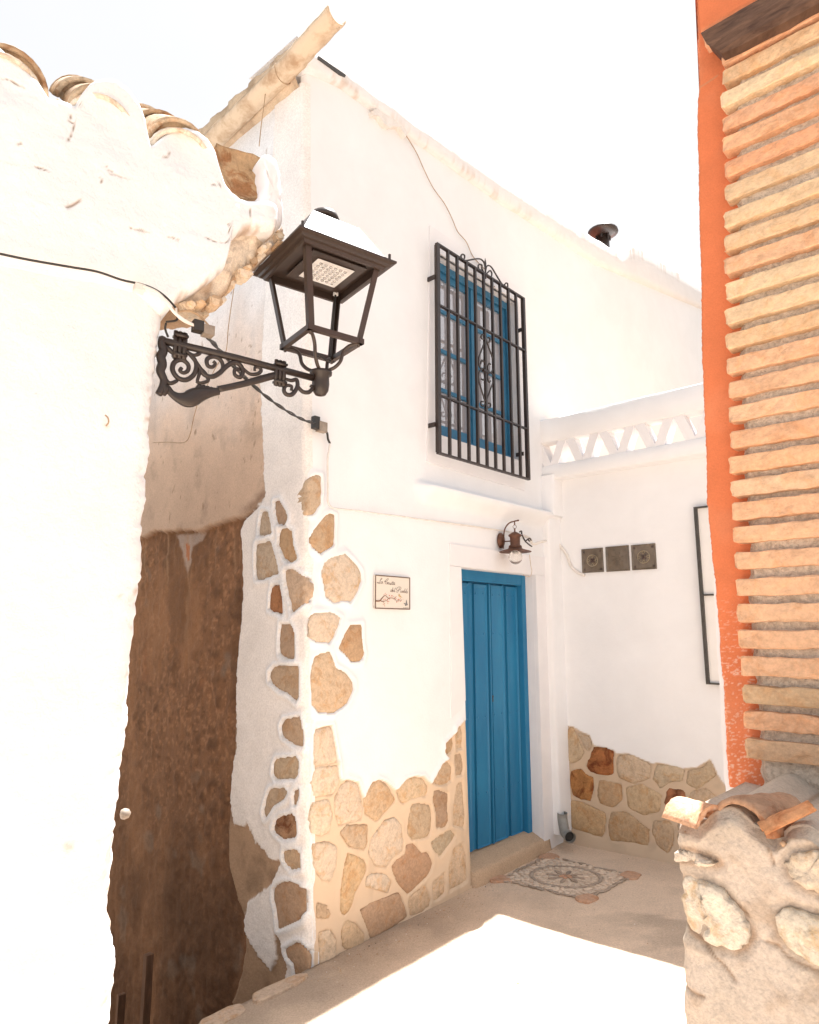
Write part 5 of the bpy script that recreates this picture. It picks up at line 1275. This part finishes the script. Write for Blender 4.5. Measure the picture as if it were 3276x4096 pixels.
def brick(u0, u1, v0, v1, h0, h1, seed, color):
    """hand-made brick: three loops along the length, worn arrises"""
    r = random.Random(seed); v = []; nl = 14
    for i in range(nl):
        t = i/(nl-1); u = u0+(u1-u0)*t; e = .0045 if i in (0, nl-1) else 0
        if i == 1: u = u0+.006
        j = lambda a=.0019: r.uniform(-a, a)-(.003 if r.random() < .05 else 0)
        c_ = .0028
        loop = [(v0+e+j(), h0), (v0+e+j(), h1-c_), (v0+c_+e+j(), h1-e+j()), ((v0+v1)/2+j(), h1-e+.001+j()), (v1-c_-e+j(), h1-e+j()), (v1-e+j(), h1-c_), (v1-e+j(), h0)]
        for (vv_, hh_) in loop: v.append(BP.P(u+(j(.002) if i in (0, nl-1) else 0), vv_, hh_))
    m = 7; f = []
    for i in range(nl-1):
        for k in range(m):
            a, b = i*m+k, i*m+(k+1) % m; f.append((a, a+m, b+m, b))
    f += [tuple(range(m)), tuple(range(nl*m-1, (nl-1)*m-1, -1))]
    color = tuple((c_*.8+g_*.2)*m_ for c_, g_, m_ in zip(color, (.64, .52, .41), (1.10, 1.05, 1.05)))
    o = link_mesh('brick', v, f, M_BRICK, pier); o.color = (*color, 1); return o
for k, (v0, v1, u0) in enumerate(crs):
    cc = BCA[k] if k < len(BCA) else BCA[1]
    L_ = (.285 if k % 2 else .37)+random.uniform(-.01, .01); hp = .012+random.uniform(-.004, .004)
    brick(u0, u0+L_, v0, v1, -.05, hp, k*3, cc)
    brick(u0+L_+.012, u0+L_+.24, v0, v1, -.05, hp-.003, k*3+1, tuple(x*random.uniform(.9, 1.05) for x in cc))
# timber lintel end
q_ = BP.pts(C('c3', [(1178,60),(1240,262)]), .055); tb, tt = q_[1][1], q_[1][1]+.105
beam = MB(); bu0 = q_[1][0]-.004; nL = 12; r = random.Random(3); v = []
for i in range(nL):
    t = i/(nL-1); u = bu0+(.62)*t; e = .006 if i == 0 else 0; j = lambda: r.uniform(-.002, .002)
    for (vv_, hh_) in [(tb+e+j(), -.06), (tb+e+j(), .045), (tb+.012+j(), .058-e), ((tb+tt)/2+j(), .06-e+j()), (tt-.006-e+j(), .058), (tt+j(), .05), (tt+j(), -.06)]:
        v.append(BP.P(u-(.03*(vv_-tb)/.1 if i == 0 else 0)-(.02 if i == 0 and vv_ > tb+.03 else 0), vv_, hh_))
m7 = 7; f = [(i*m7+k, (i+1)*m7+k, (i+1)*m7+(k+1) % m7, i*m7+(k+1) % m7) for i in range(nL-1) for k in range(m7)]+[tuple(range(m7)), tuple(range(nL*m7-1, (nL-1)*m7-1, -1))]
beam.add(v, f); beam.build('timber_lintel', M_WOOD, pier)
# orange plaster above the lintel
us = np.linspace(bu0-.055, .55, 50); vs = np.linspace(tt-.012, tt+.35, 30); U, V = np.meshgrid(us, vs)
H = .035+.004*uvn(U, V, 14, 4, 421)-.03*sstep(.02, 0, V-tt-.006*uvn(U, V*0, 30, 3, 422))
col = mixc(np.ones(U.shape+(3,))*OR, np.array([.7, .40, .25]), sstep(.03, .0, V-tt))
relief('orange_render', BP, U, V, H, col, M_ORANGE, pier, back=.1)
relief('tile_band', BP, *np.meshgrid(np.linspace(.02, .5, 30), np.linspace(vb_+.0, vb_+.018, 4)), np.full((4, 30), -.004), np.ones((4, 30, 3))*np.array([.45, .17, .08]), M_ORANGE, pier, back=.02)

# ================================================================== LOW RUBBLE WALL
low = thing('rubble_wall', 'low mortared rubble wall under the brick pier, clay tile shards on top', 'wall', WP.P(.1, 0, 0))
le = WP.pts(C('d3', [(125,905),(135,980),(128,1080),(122,1165),(138,1230),(150,1300),(160,1380),(172,1440),(188,1550),(172,1570),(164,1640),(168,1800),(174,1950),(170,2156)]))
tpW = WP.pts(C('d3', [(120,895),(200,915),(290,945),(330,905),(360,870),(390,850),(430,832),(480,820),(530,838),(580,880),(620,925),(650,945),(700,985),(760,1020),(800,985),(850,945),(900,930),(960,935),(1044,990),(1150,1010)]))
vz0 = -.4; zT = 1.36
us = np.arange(0, .66, .0042); n_v = 330
UUs = us
vv01 = np.linspace(0, 1, n_v)
lv = [(v, u) for u, v in le]+[(-1, le[-1][0])]
# columns are fanned out from the uneven left edge
U = np.zeros((n_v, len(us))); V = U.copy()
for it in range(2):
    for j, t in enumerate(vv01):
        if it == 0: V[j] = vz0+(1.4-vz0)*t**.6
        ul_ = float(interp(V[j, 0], lv)); U[j] = ul_+us
    Tt = interp(U[-1], tpW+[(1.5, tpW[-1][1])]); V = vz0+(Tt[None]-vz0)*(vv01[:, None]**.62)
for j in range(n_v): U[j] = float(interp(V[j, 0], lv))+us+.002*vnoise(np.array([V[j, 0]*60, 0, 0]), 3)*np.exp(-us/.02)
W_st = [([(175,1290),(200,1250),(260,1265),(350,1290),(420,1330),(480,1400),(540,1460),(600,1560),(610,1640),(570,1705),(480,1712),(400,1680),(300,1640),(230,1590),(195,1500),(165,1400)], (.76, .69, .59), .010),
        ([(132,1110),(180,1098),(260,1105),(340,1140),(420,1175),(380,1185),(300,1178),(220,1160),(160,1172),(125,1160)], (.74, .66, .56), .010),
        ([(775,1470),(850,1440),(950,1480),(1060,1500),(1200,1520),(1200,1850),(1100,1830),(960,1770),(870,1715),(800,1640),(765,1560)], (.74, .67, .56), .011),
        ([(850,1130),(920,1100),(1060,1080),(1180,1100),(1180,1380),(1060,1360),(960,1320),(870,1260),(830,1190)], (.66, .57, .46), .008)]
W_st = [(WP.pts(C('d3', p)), c_, b_) for p, c_, b_ in W_st]
n1 = uvn(U, V, 5, 5, 501); n2 = uvn(U, V, 22, 5, 502); n3 = uvn(U, V, 80, 3, 503)
H = .018*n1+.004*n2+.0015*n3
WC = np.array([.54, .470, .395]); col = mixc(np.ones(U.shape+(3,))*WC, WC*np.array([1.12, 1.12, 1.15]), sstep(-.1, .4, uvn(U, V, 4, 4, 504)))
col = mixc(col, WC*np.array([.78, .68, .6]), .5*sstep(.1, .5, n2))
for p, c_, b_ in W_st:
    d = sdf(p, U, V)+.006*uvn(U, V, 24, 3, 505)
    ins = sstep(.004, -.006, d)
    H += ins*(-.012)-.008*np.exp(-((d-.006)/.008)**2)
    col = mixc(col, np.array([.36, .22, .13]), .65*np.exp(-((d-.003)/.006)**2)*sstep(-.4, .3, uvn(U, V, 12, 3, 506)))
for k, cr_ in enumerate([[(710,1000),(735,1070),(760,1180)], [(690,960),(710,1010),(720,1050)], [(420,1330),(520,1440),(580,1500)], [(185,1570),(260,1600),(310,1650),(420,1780),(520,1900)], [(175,1930),(250,1960),(330,1990)], [(700,1660),(780,1690),(850,1770),(960,1820),(1044,1860)]]):
    d = pdist(WP.pts(C('d3', cr_)), U+.004*uvn(U, V, 30, 3, 507), V+.004*uvn(U, V, 30, 3, 508)); e_ = np.exp(-(d/.003)**2); H -= .006*e_; col = mixc(col, np.array([.32, .2, .12]), .6*e_)
dE = U-U[:, :1]; cr = .045; H -= np.where(dE < cr, cr-np.sqrt(np.maximum(cr**2-(cr-dE)**2, 0)), 0)
dT = V[-1:]-V; H -= .02*sstep(.03, 0, dT)
relief('masonry', WP, U, V, H, col, M_RUBBLE, low, back=.55)
for k, (p, c_, b_) in enumerate(W_st):
    pa = np.array(p); cc = pa.mean(0)
    jx = np.unravel_index(np.argmin((U-cc[0])**2+(V-cc[1])**2), U.shape)
    pts_ = srefine(p, 44, .002, 40+k); n_ = len(pts_)
    A_ = sum(pts_[i][0]*pts_[(i+1) % n_][1]-pts_[(i+1) % n_][0]*pts_[i][1] for i in range(n_))
    if A_ < 0: pts_ = pts_[::-1]
    rg_ = [1.0, .97, .9, .78, .62, .44, .25, .1]; v = []
    for s_ in rg_:
        q_ = cc+(pts_-cc)*s_; um, vm = q_[:, 0], q_[:, 1]
        hb = .022*uvn(um, vm, 5, 5, 501)
        dome = b_*math.sqrt(max(0, 1-s_**3))+(.002 if s_ < .99 else -.02)
        hh_ = hb+dome+.008*uvn(um, vm, 24, 4, 600+k)+.003*uvn(um, vm, 80, 3, 601+k)-np.where(um-np.interp(vm, [a for a, _ in sorted(lv)], [b for _, b in sorted(lv)]) < .05, .018, 0)
        for a, b, h_ in zip(um, vm, hh_): v.append(WP.P(a, b, h_))
    f = [(i*n_+j, i*n_+(j+1) % n_, (i+1)*n_+(j+1) % n_, (i+1)*n_+j) for i in range(len(rg_)-1) for j in range(n_)]; f.append(tuple(range((len(rg_)-1)*n_, len(rg_)*n_)))
    o = link_mesh('stone', v, f, M_LIMEST, low, True); o.color = (*c_, 1)
# top bed of the wall running back to the pier
us = np.arange(.012, .68, .006); ss = np.linspace(0, 1, 70)
u0W = U[-1, 0]; UU, SS = np.meshgrid(us+u0W, ss); HH = .0-.50*SS-.0
ft = interp(UU[0], tpW+[(1.5, tpW[-1][1])]); zb_ = vb_-.022
ZZ = ft[None]*(1-sstep(0, .55, SS))+zb_*sstep(0, .55, SS)
ZZ = ZZ-.02*sstep(.05, 0, SS)+.012*uvn(UU, SS*.5, 16, 4, 521)*sstep(0, .1, SS)+.004*uvn(UU, SS*.5, 60, 3, 522)
ZZ -= .05*sstep(.06, 0, UU-u0W-.10*sstep(0, .6, SS))*SS
keep = UU-u0W-.18*SS > -.03
tcol = mixc(np.ones(UU.shape+(3,))*WC*.95, WC*np.array([.6, .55, .5]), .7*sstep(0, .45, uvn(UU, SS*.5, 20, 4, 523)))
UUs = UU+.17*SS*np.exp(-(UU-u0W)/.15)
relief('wall_top', WP, UUs, ZZ, HH+.01*uvn(UU, SS, 12, 3, 524), tcol, M_RUBBLE, low)
# clay tiles bedded in the top
c_ = WP.at(C('d3', [(215,905)])[0], -.02)
tl_ax = (Vector(WP.P(*WP.at(C('d3', [(340,870)])[0], .03), .03))-Vector(WP.P(*WP.at(C('d3', [(165,850)])[0], -.04), -.04)))
o = tag(half_tile('roof_tile', WP.P(WP.at(C('d3', [(150,880)])[0], -.03)[0]+.008, c_[1]-.008, -.035), WP.u3()*.93+WP.n3()*.37+Vector((0, 0, -.02)), (0, 0, 1), .088, .052, .056, M_TILE, None, (.62, .40, .27), .010, math.pi*.80, 14, 71, 8), 'white-washed clay tile bedded on the left corner of the rubble wall', 'tile')
o = tag(half_tile('roof_tile', WP.P(WP.at(C('d3', [(570,860)])[0], -.02)[0], WP.at(C('d3', [(570,900)])[0], -.02)[1]-.02, -.005), -WP.n3()+WP.u3()*.3, (0, 0, 1), .15, .066, .058, M_TILE, None, (.42, .26, .17), .012, math.pi*.95, 14, 72, 8), 'rounded brown clay tile sunk in mortar on the rubble wall top, second from left', 'tile')
sh = WP.at(C('d3', [(740,960)])[0], -.01); sh2 = WP.at(C('d3', [(940,865)])[0], -.01)
o = tag(half_tile('tile_shard', WP.P(sh[0], sh[1]-.012, .005), Vector(WP.P(*sh2, -.03))-Vector(WP.P(*sh, .0)), (0, .1, 1), .10, .032, .026, M_TILE, None, (.60, .30, .15), .009, math.pi*.7, 10, 73, 6), 'broken orange clay shard standing out of the rubble wall top under the bricks', 'tile shard')
# lumps of mortar on the bed
m_ = MB(); rnd = random.Random(5)
for k in range(170):
    s_ = rnd.random(); uu_ = u0W+.02+rnd.random()*.4+.1*s_; b0 = np.argmin(np.abs(UU[0]-uu_)); i0 = int(s_*69)
    r_ = rnd.uniform(.002, .007); c_ = Vector(WP.P(UUs[i0, b0], ZZ[i0, b0]+r_*.3, HH[i0, b0]))
    v = [c_+Vector((rnd.uniform(.6, 1.2)*a*r_, rnd.uniform(.6, 1.2)*b*r_, rnd.uniform(.6, 1.2)*g*r_)) for a, b, g in ((1, 0, 0), (-1, 0, 0), (0, 1, 0), (0, -1, 0), (0, 0, 1), (0, 0, -1))]
    m_.add(v, [(0, 2, 4), (2, 1, 4), (1, 3, 4), (3, 0, 4), (2, 0, 5), (1, 2, 5), (3, 1, 5), (0, 3, 5)])
o = m_.build('mortar_crumb', M_STEP, low, True); o['kind'] = 'stuff'

# ================================================================== PEBBLE MOSAIC
mc = []
for p in C('m1', [(80,408),(690,125),(1710,360),(1170,650)]):
    d_ = ray(*p); z_ = .035
    for _ in range(4):
        t_ = (z_-EYE)/d_[2]; z_ = float(gz(d_[0]*t_, d_[1]*t_))
    mc.append(Vector((d_[0]*t_, d_[1]*t_, z_)))
mA, mB_, mC_, mD = mc
ctr = (mA+mB_+mC_+mD)/4
mos = thing('pebble_mosaic', 'square pebble mosaic with grey ring and clay rosette set in the ground', 'mosaic', ctr)
def mq(a, b):                                           # a, b in -1..1 over the square
    s_, t_ = (a+1)/2, (b+1)/2
    p = mA*(1-s_)*(1-t_)+mD*s_*(1-t_)+mC_*s_*t_+mB_*(1-s_)*t_
    return Vector((p.x, p.y, float(gz(p.x, p.y))))
N_ = 16; vv_ = []; ff_ = []
for i in range(N_+1):
    for j in range(N_+1):
        p = mq(-1.02+2.04*i/N_, -1.02+2.04*j/N_); vv_.append((p.x, p.y, p.z+(.0035 if 0 < i < N_ and 0 < j < N_ else -.01)))
for i in range(N_):
    for j in range(N_):
        a = i*(N_+1)+j; ff_.append((a, a+N_+1, a+N_+2, a+1))
link_mesh('mortar_bed', vv_, ff_, M_GROUND, mos, True, col=np.ones((len(vv_), 3))*GC*.97)
half = (mC_-mA).length/2/math.sqrt(2)
pebs = []
def pebble_mesh(seed):
    r = random.Random(seed); v = []; n_ = 10; lv_ = [(.0, .62), (.55, 1.0), (.85, .88), (1.0, .45)]
    for z, s_ in lv_:
        for k in range(n_):
            a = 2*math.pi*k/n_; w = 1+.12*math.sin(2*a+seed)+.06*math.sin(3*a+seed*2); v.append((math.cos(a)*s_*w, math.sin(a)*s_*w, z))
    f = [(i*n_+k, i*n_+(k+1) % n_, (i+1)*n_+(k+1) % n_, (i+1)*n_+k) for i in range(3) for k in range(n_)]+[tuple(range(3*n_, 4*n_))]
    me = bpy.data.meshes.new('pebble'); me.from_pydata(v, [], f); me.shade_smooth(); me.materials.append(M_PEBBLE); return me
PM = [pebble_mesh(i) for i in range(4)]
placed = []
def peb(a, b, ang, L, W_, c_, force=False):
    if len(pebs) > 288: return
    if not force:
        for (pa_, pb_, r_) in placed:
            if (pa_-a)**2+(pb_-b)**2 < (r_+(L+W_)/2*.80)**2: return
    placed.append((a, b, (L+W_)/2*.80))
    p = mq(a, b); e1 = (mq(a+.02*math.cos(ang), b+.02*math.sin(ang))-p); e1.z = 0
    o = bpy.data.objects.new('pebble', random.choice(PM)); COL.objects.link(o); o.parent = mos
    o.location = p-ctr+Vector((0, 0, .001)); o.rotation_euler = (random.uniform(-.06, .06), random.uniform(-.06, .06), math.atan2(e1.y, e1.x))
    o.scale = (L*half, W_*half, .0085+random.uniform(0, .003)); k_ = random.uniform(.88, 1.1); o.color = (*[x*k_ for x in c_], 1); pebs.append(o)
LT = (.68, .55, .44); GY = (.41, .33, .265); RD_ = (.50, .29, .19)
for sd in range(4):                                     # dark border
    for k in range(9):
        t_ = -.74+1.48*k/8
        a, b = [(t_, -.95), (.95, t_), (t_, .95), (-.95, t_)][sd]; peb(a+random.uniform(-.03, .03), b+random.uniform(-.03, .03), (0 if sd % 2 == 0 else math.pi/2)+random.uniform(-.25, .25), random.uniform(.08, .115), random.uniform(.035, .05), random.choice([GY, GY, (.33, .26, .2)]), True)
for k in range(22):                                     # dark ring
    an = 2*math.pi*k/22; peb(.66*math.cos(an), .66*math.sin(an), an+math.pi/2, .105, .045, GY, True)
for k in range(26):
    an = 2*math.pi*k/26; peb(.54*math.cos(an), .54*math.sin(an), an+random.uniform(-.5, .5), .062, .045, LT, True)
for k in range(8):                                      # rosette petals
    an = 2*math.pi*k/8+.3; peb(.26*math.cos(an), .26*math.sin(an), an, .14, .05, (.40, .31, .24) if k != 2 else (.27, .22, .18), True)
    an += math.pi/8
    for rr__ in (.28, .40): peb(rr__*math.cos(an), rr__*math.sin(an), an, .065, .042, LT, True)
for k in range(5):
    an = 2*math.pi*k/5; peb(.085*math.cos(an), .085*math.sin(an), an, .06, .045, RD_, True)
tries = 0
while len(pebs) < 285 and tries < 9000:
    tries += 1; a, b = random.uniform(-.89, .89), random.uniform(-.89, .89)
    if math.hypot(a, b) < .745 or (abs(a) > .8 and abs(b) > .8): continue
    peb(a, b, random.uniform(0, 3.1), random.uniform(.055, .08), random.uniform(.04, .052), LT)
for sx, sy in ((-1, -1), (1, -1), (1, 1), (-1, 1)):
    p = mq(sx*.92, sy*.92); slab_poly(p.x, p.y, .15, .12, random.uniform(0, 1), .02, p.z+.008, 50+sx+3*sy, M_STONE, mos, 'clay_piece', (.54, .34, .235))

# ================================================================== DRAIN ELBOW
dp = Vector(FP.P(uR0-.06, 0, .10)); d_ = ray(*C('d2', [(800,900)])[0]); 
def on_ground_depth(p, y):                              # point on the bearing at distance y
    r_ = ray(*p); return Vector((r_[0]*y/r_[1], y, r_[2]*y/r_[1]+EYE))
dy = dp.y-.10
e0 = on_ground_depth(C('d2', [(795,835)])[0], dy); e2 = on_ground_depth(C('d2', [(833,932)])[0], dy-.10)
P_ = crom([e0+Vector((0, .03, .05)), e0+Vector((0, .03, 0)), e2+Vector((-.022, .075, .020)), e2+Vector((-.008, .045, .004)), e2], 6)
dr = thing('drain_elbow', 'grey plastic drain elbow poking out at the foot of the corner pilaster', 'pipe', (e2.x, e2.y, e2.z-.03))
m_ = MB(); m_.tube(P_, .040, 18, False); m_.build('pipe', M_PVC, dr, True)
m_ = MB(); dd = (P_[-1]-P_[-2]).normalized(); m_.tube([P_[-1]-dd*.012, P_[-1]+dd*.004], .046, 18, False); m_.tube([P_[-1]+dd*.004, P_[-1]-dd*.03], .039, 18, False)
m_.build('pipe_mouth', M_PVC, dr, True)
m_ = MB(); m_.lathe(P_[-1]-dd*.02, [(.037, 0), (.036, .001)], 18, dd); m_.build('bore_shade', M_CABLE, dr)  # black disc standing in for the shade inside the pipe

# ================================================================== CABLES AND WIRES
def line(name, pl, pts, h, r, mat, label, cat, k=5, n=6):
    P_ = []
    for i, p in enumerate(pts):
        hh_ = h[i] if isinstance(h, list) else h; P_.append(pl.P(*pl.at(p, hh_), hh_))
    m_ = MB(); m_.tube(crom(P_, k), r, n); return tag(m_.build(name, mat, None, True), label, cat)
line('cable', LP, C('c1', [(-300,1250),(0,1315),(180,1352),(400,1390),(560,1418),(700,1465),(820,1492),(900,1525),(960,1570),(1010,1625)]), .085, .0042, M_CABLE, 'black cable stretched across the white left wall under the eave', 'cable')
line('cable', LP, C('c1', [(820,1500),(900,1535),(955,1590),(1000,1650),(1050,1690),(1110,1724)]), .095, .006, M_WCABLE, 'white-painted cable bending round the corner under the left eave', 'cable')
m_ = MB(); cc = LP.at(C('c1', [(805,1508)])[0], .09); m_.pbox(LP, cc[0]-.016, cc[0]+.016, cc[1]-.010, cc[1]+.012, .06, .095)
tag(m_.build('cable_clip', M_WCABLE), 'small white cable clip on the left wall', 'clip')
jb = thing('junction_box', 'grey terminal block hanging with cables above the lantern bracket', 'junction box', AP.P(*AP.at(C('c4', [(350,880)])[0], .02), .02))
u_, v_ = AP.at(C('c4', [(330,875)])[0], .02); m_ = MB(); m_.pbox(AP, u_-.018, u_+.018, v_-.018, v_+.022, .0, .035); m_.build('block', M_CABLE, jb)
m_ = MB(); u2_, v2_ = AP.at(C('c4', [(398,895)])[0], .02); m_.pbox(AP, u2_-.018, u2_+.022, v2_-.022, v2_+.014, -.005, .035); m_.build('cover', M_BOX, jb)
APh = .03
line('cable', AP, C('c4', [(180,745),(190,800),(240,840),(310,870)]), .03, .004, M_WCABLE, 'pale cable entering the terminal block from the left', 'cable')
line('cable', AP, C('c4', [(200,770),(270,765),(340,800),(400,860),(430,900)]), .03, .004, M_WIRE, 'beige cable looping over the terminal block', 'cable')
line('cable', AP, C('c4', [(110,840),(180,830),(190,800)]), .01, .004, M_CABLE, 'short black cable bend at the top of the bracket', 'cable')
line('cable', AP, C('c4', [(110,850),(105,890),(125,945)]), .01, .004, M_CABLE, 'thin black cable dropping onto the bracket end', 'cable')
# twisted pair from the block to the house wall
st_ = Vector(AP.P(*AP.at(C('c4', [(400,945)])[0], .0), .0)); en = Vector(FP.P(*FP.at(C('c4', [(1135,1535)])[0], .05), .05))
bend = [C('c4', [(x, y)])[0] for x, y in [(400,945),(450,1000),(540,1105),(650,1220),(760,1320),(870,1405),(980,1475),(1070,1520),(1135,1538)]]
m_ = MB(); base_p = []
for i, p in enumerate(bend):
    t_ = i/(len(bend)-1); dep = st_.y*(1-t_)+en.y*t_; base_p.append(on_ground_depth(p, dep))
bp_ = crom(base_p, 8)
for ph in (0, math.pi):
    m_.tube([p+Vector((math.cos(i*.55+ph)*.005, 0, math.sin(i*.55+ph)*.005)) for i, p in enumerate(bp_)], .0048, 6)
tag(m_.build('twisted_cable', M_CABLE, None, True), 'twisted black cable sagging from the lantern bracket to the house corner', 'cable')
cb = FP.at(C('c4', [(1170,1552)])[0], .04); tb_ = thing('connector', 'small beige terminal connector hanging at the house corner', 'connector', FP.P(*cb, .04))
m_ = MB(); m_.pbox(FP, cb[0]-.05, cb[0]-.01, cb[1]-.03, cb[1]+.045, .02, .055); m_.build('block', M_CABLE, tb_)
m_ = MB(); m_.pbox(FP, cb[0]-.015, cb[0]+.045, cb[1]-.04, cb[1]+.02, .02, .06); m_.build('cover', M_BOX, tb_)
line('cable', FP, C('c4', [(1205,1580),(1222,1610),(1228,1650),(1242,1680)]), .03, .007, M_CABLE, 'frayed black cable tail below the beige connector', 'cable')
line('cable', FP, C('c4', [(1240,1680),(1236,1724)])+C('c7', [(1208,180),(1210,340),(1208,400),(1225,435),(1265,445),(1370,455),(1475,470),(1600,485),(1700,500)])+C('d7', [(0,228),(100,245),(180,255),(300,275),(400,300)]), .033, .006, M_WCABLE, 'white-painted cable dropping down the corner then running to the door lamp', 'cable', 4)
line('conduit', RP, C('d7', [(600,352),(660,352),(710,372),(760,425),(795,480),(815,540),(845,590),(890,625),(945,650)]), .012, .014, M_WCABLE, 'white conduit curving down beside the glass blocks', 'conduit', 5, 8)
line('conduit', FP, C('d7', [(400,300),(470,330),(500,378),(560,362),(610,352)]), [.04, .06, .06, .09, .10], .012, M_WCABLE, 'white conduit running from the door lamp to the corner pilaster', 'conduit', 5, 8)
line('string', FP, C('d7', [(470,470),(475,520),(482,570),(490,610),(480,650),(455,660),(415,645)]), .07, .0035, M_STRING, 'white string dangling from the door lamp to the lintel', 'string')
line('wire', FP, C('c2', [(1130,705),(1185,780),(1245,880),(1285,970),(1340,1080),(1405,1170),(1450,1260),(1480,1330),(1530,1390),(1570,1475),(1640,1550)]), .02, .0032, M_WIRE, 'thin tan wire running down the white wall to the barred window', 'wire')
line('wire', FP, C('c5', [(640,480),(680,520),(740,550),(755,565)]), [.02, -.04, -.06, -.08], .003, M_WIRE, 'loose tan wire behind the top of the window grille', 'wire')
line('wire', SP, C('c2', [(440,378),(410,400),(385,470),(368,600),(352,720),(340,840)]), .32, .003, M_WIRE, 'thin tan wire hanging from the gutter at the house corner', 'wire')
line('wire', SP, C('c4', [(590,540),(565,700),(540,880),(525,1040),(480,1110),(430,1200),(380,1310),(330,1400),(295,1530),(275,1620),(235,1672),(120,1670),(20,1674)]), .20, .003, M_WIRE, 'thin brown wire drooping across the stained side wall', 'wire')
m_ = MB()                                               # wire tie round the gutter
P_ = [gpath[15]+SP.n3()*(math.cos(a)*.078)+Vector((0, 0, math.sin(a)*.078))+SP.u3()*.02*math.sin(a) for a in np.linspace(math.pi, 2*math.pi, 14)]
m_.tube(P_, .0025, 6); tag(m_.build('wire_tie', M_WIRE, None, True), 'wire tie wrapped under the gutter near the corner', 'wire')
# hook on the left wall
line('hook', LP, C('c4', [(60,0),(61,0)]) and [(420, 1660), (432, 1672), (434, 1690), (424, 1704)], .025, .0025, M_WIRE, 'small bent wire hook on the blank white left wall', 'hook')

# ================================================================== THE PASSAGE
for k, (x0_, x1_, top_, hh_) in enumerate([(765, 795, 1470, -.1), (640, 655, 1690, .1)]):
    r_ = SP.at(C('d4', [((x0_+x1_)/2, 1700)])[0], .12+.05*k); w_ = .022 if k == 0 else .014
    vt__ = SP.at(C('d4', [((x0_+x1_)/2, top_)])[0], .12+.05*k)[1]
    m_ = MB(); m_.pbox(SP, r_[0]-w_, r_[0]+w_, -1.7, vt__, .10+.05*k, .15+.05*k)
    tag(m_.build('wooden_post', M_BATTEN), ['taller brown wooden batten standing in the dark passage', 'shorter brown wooden batten at the very edge of the dark passage'][k], 'batten')
# white knob on the left wall edge
kb = LP.at(C('d4', [(655,742)])[0], -.02); m_ = MB(); c_ = LP.P(kb[0]-.008, kb[1], -.03); m_.lathe(c_, [(.004, -.0), (.014, .004), (.017, .014), (.013, .026), (.003, .032)], 14, LP.u3())
tag(m_.build('knob', M_BOX, None, True), 'small grey rounded knob sticking out of the white left wall edge', 'knob')
SC.render.film_transparent = False
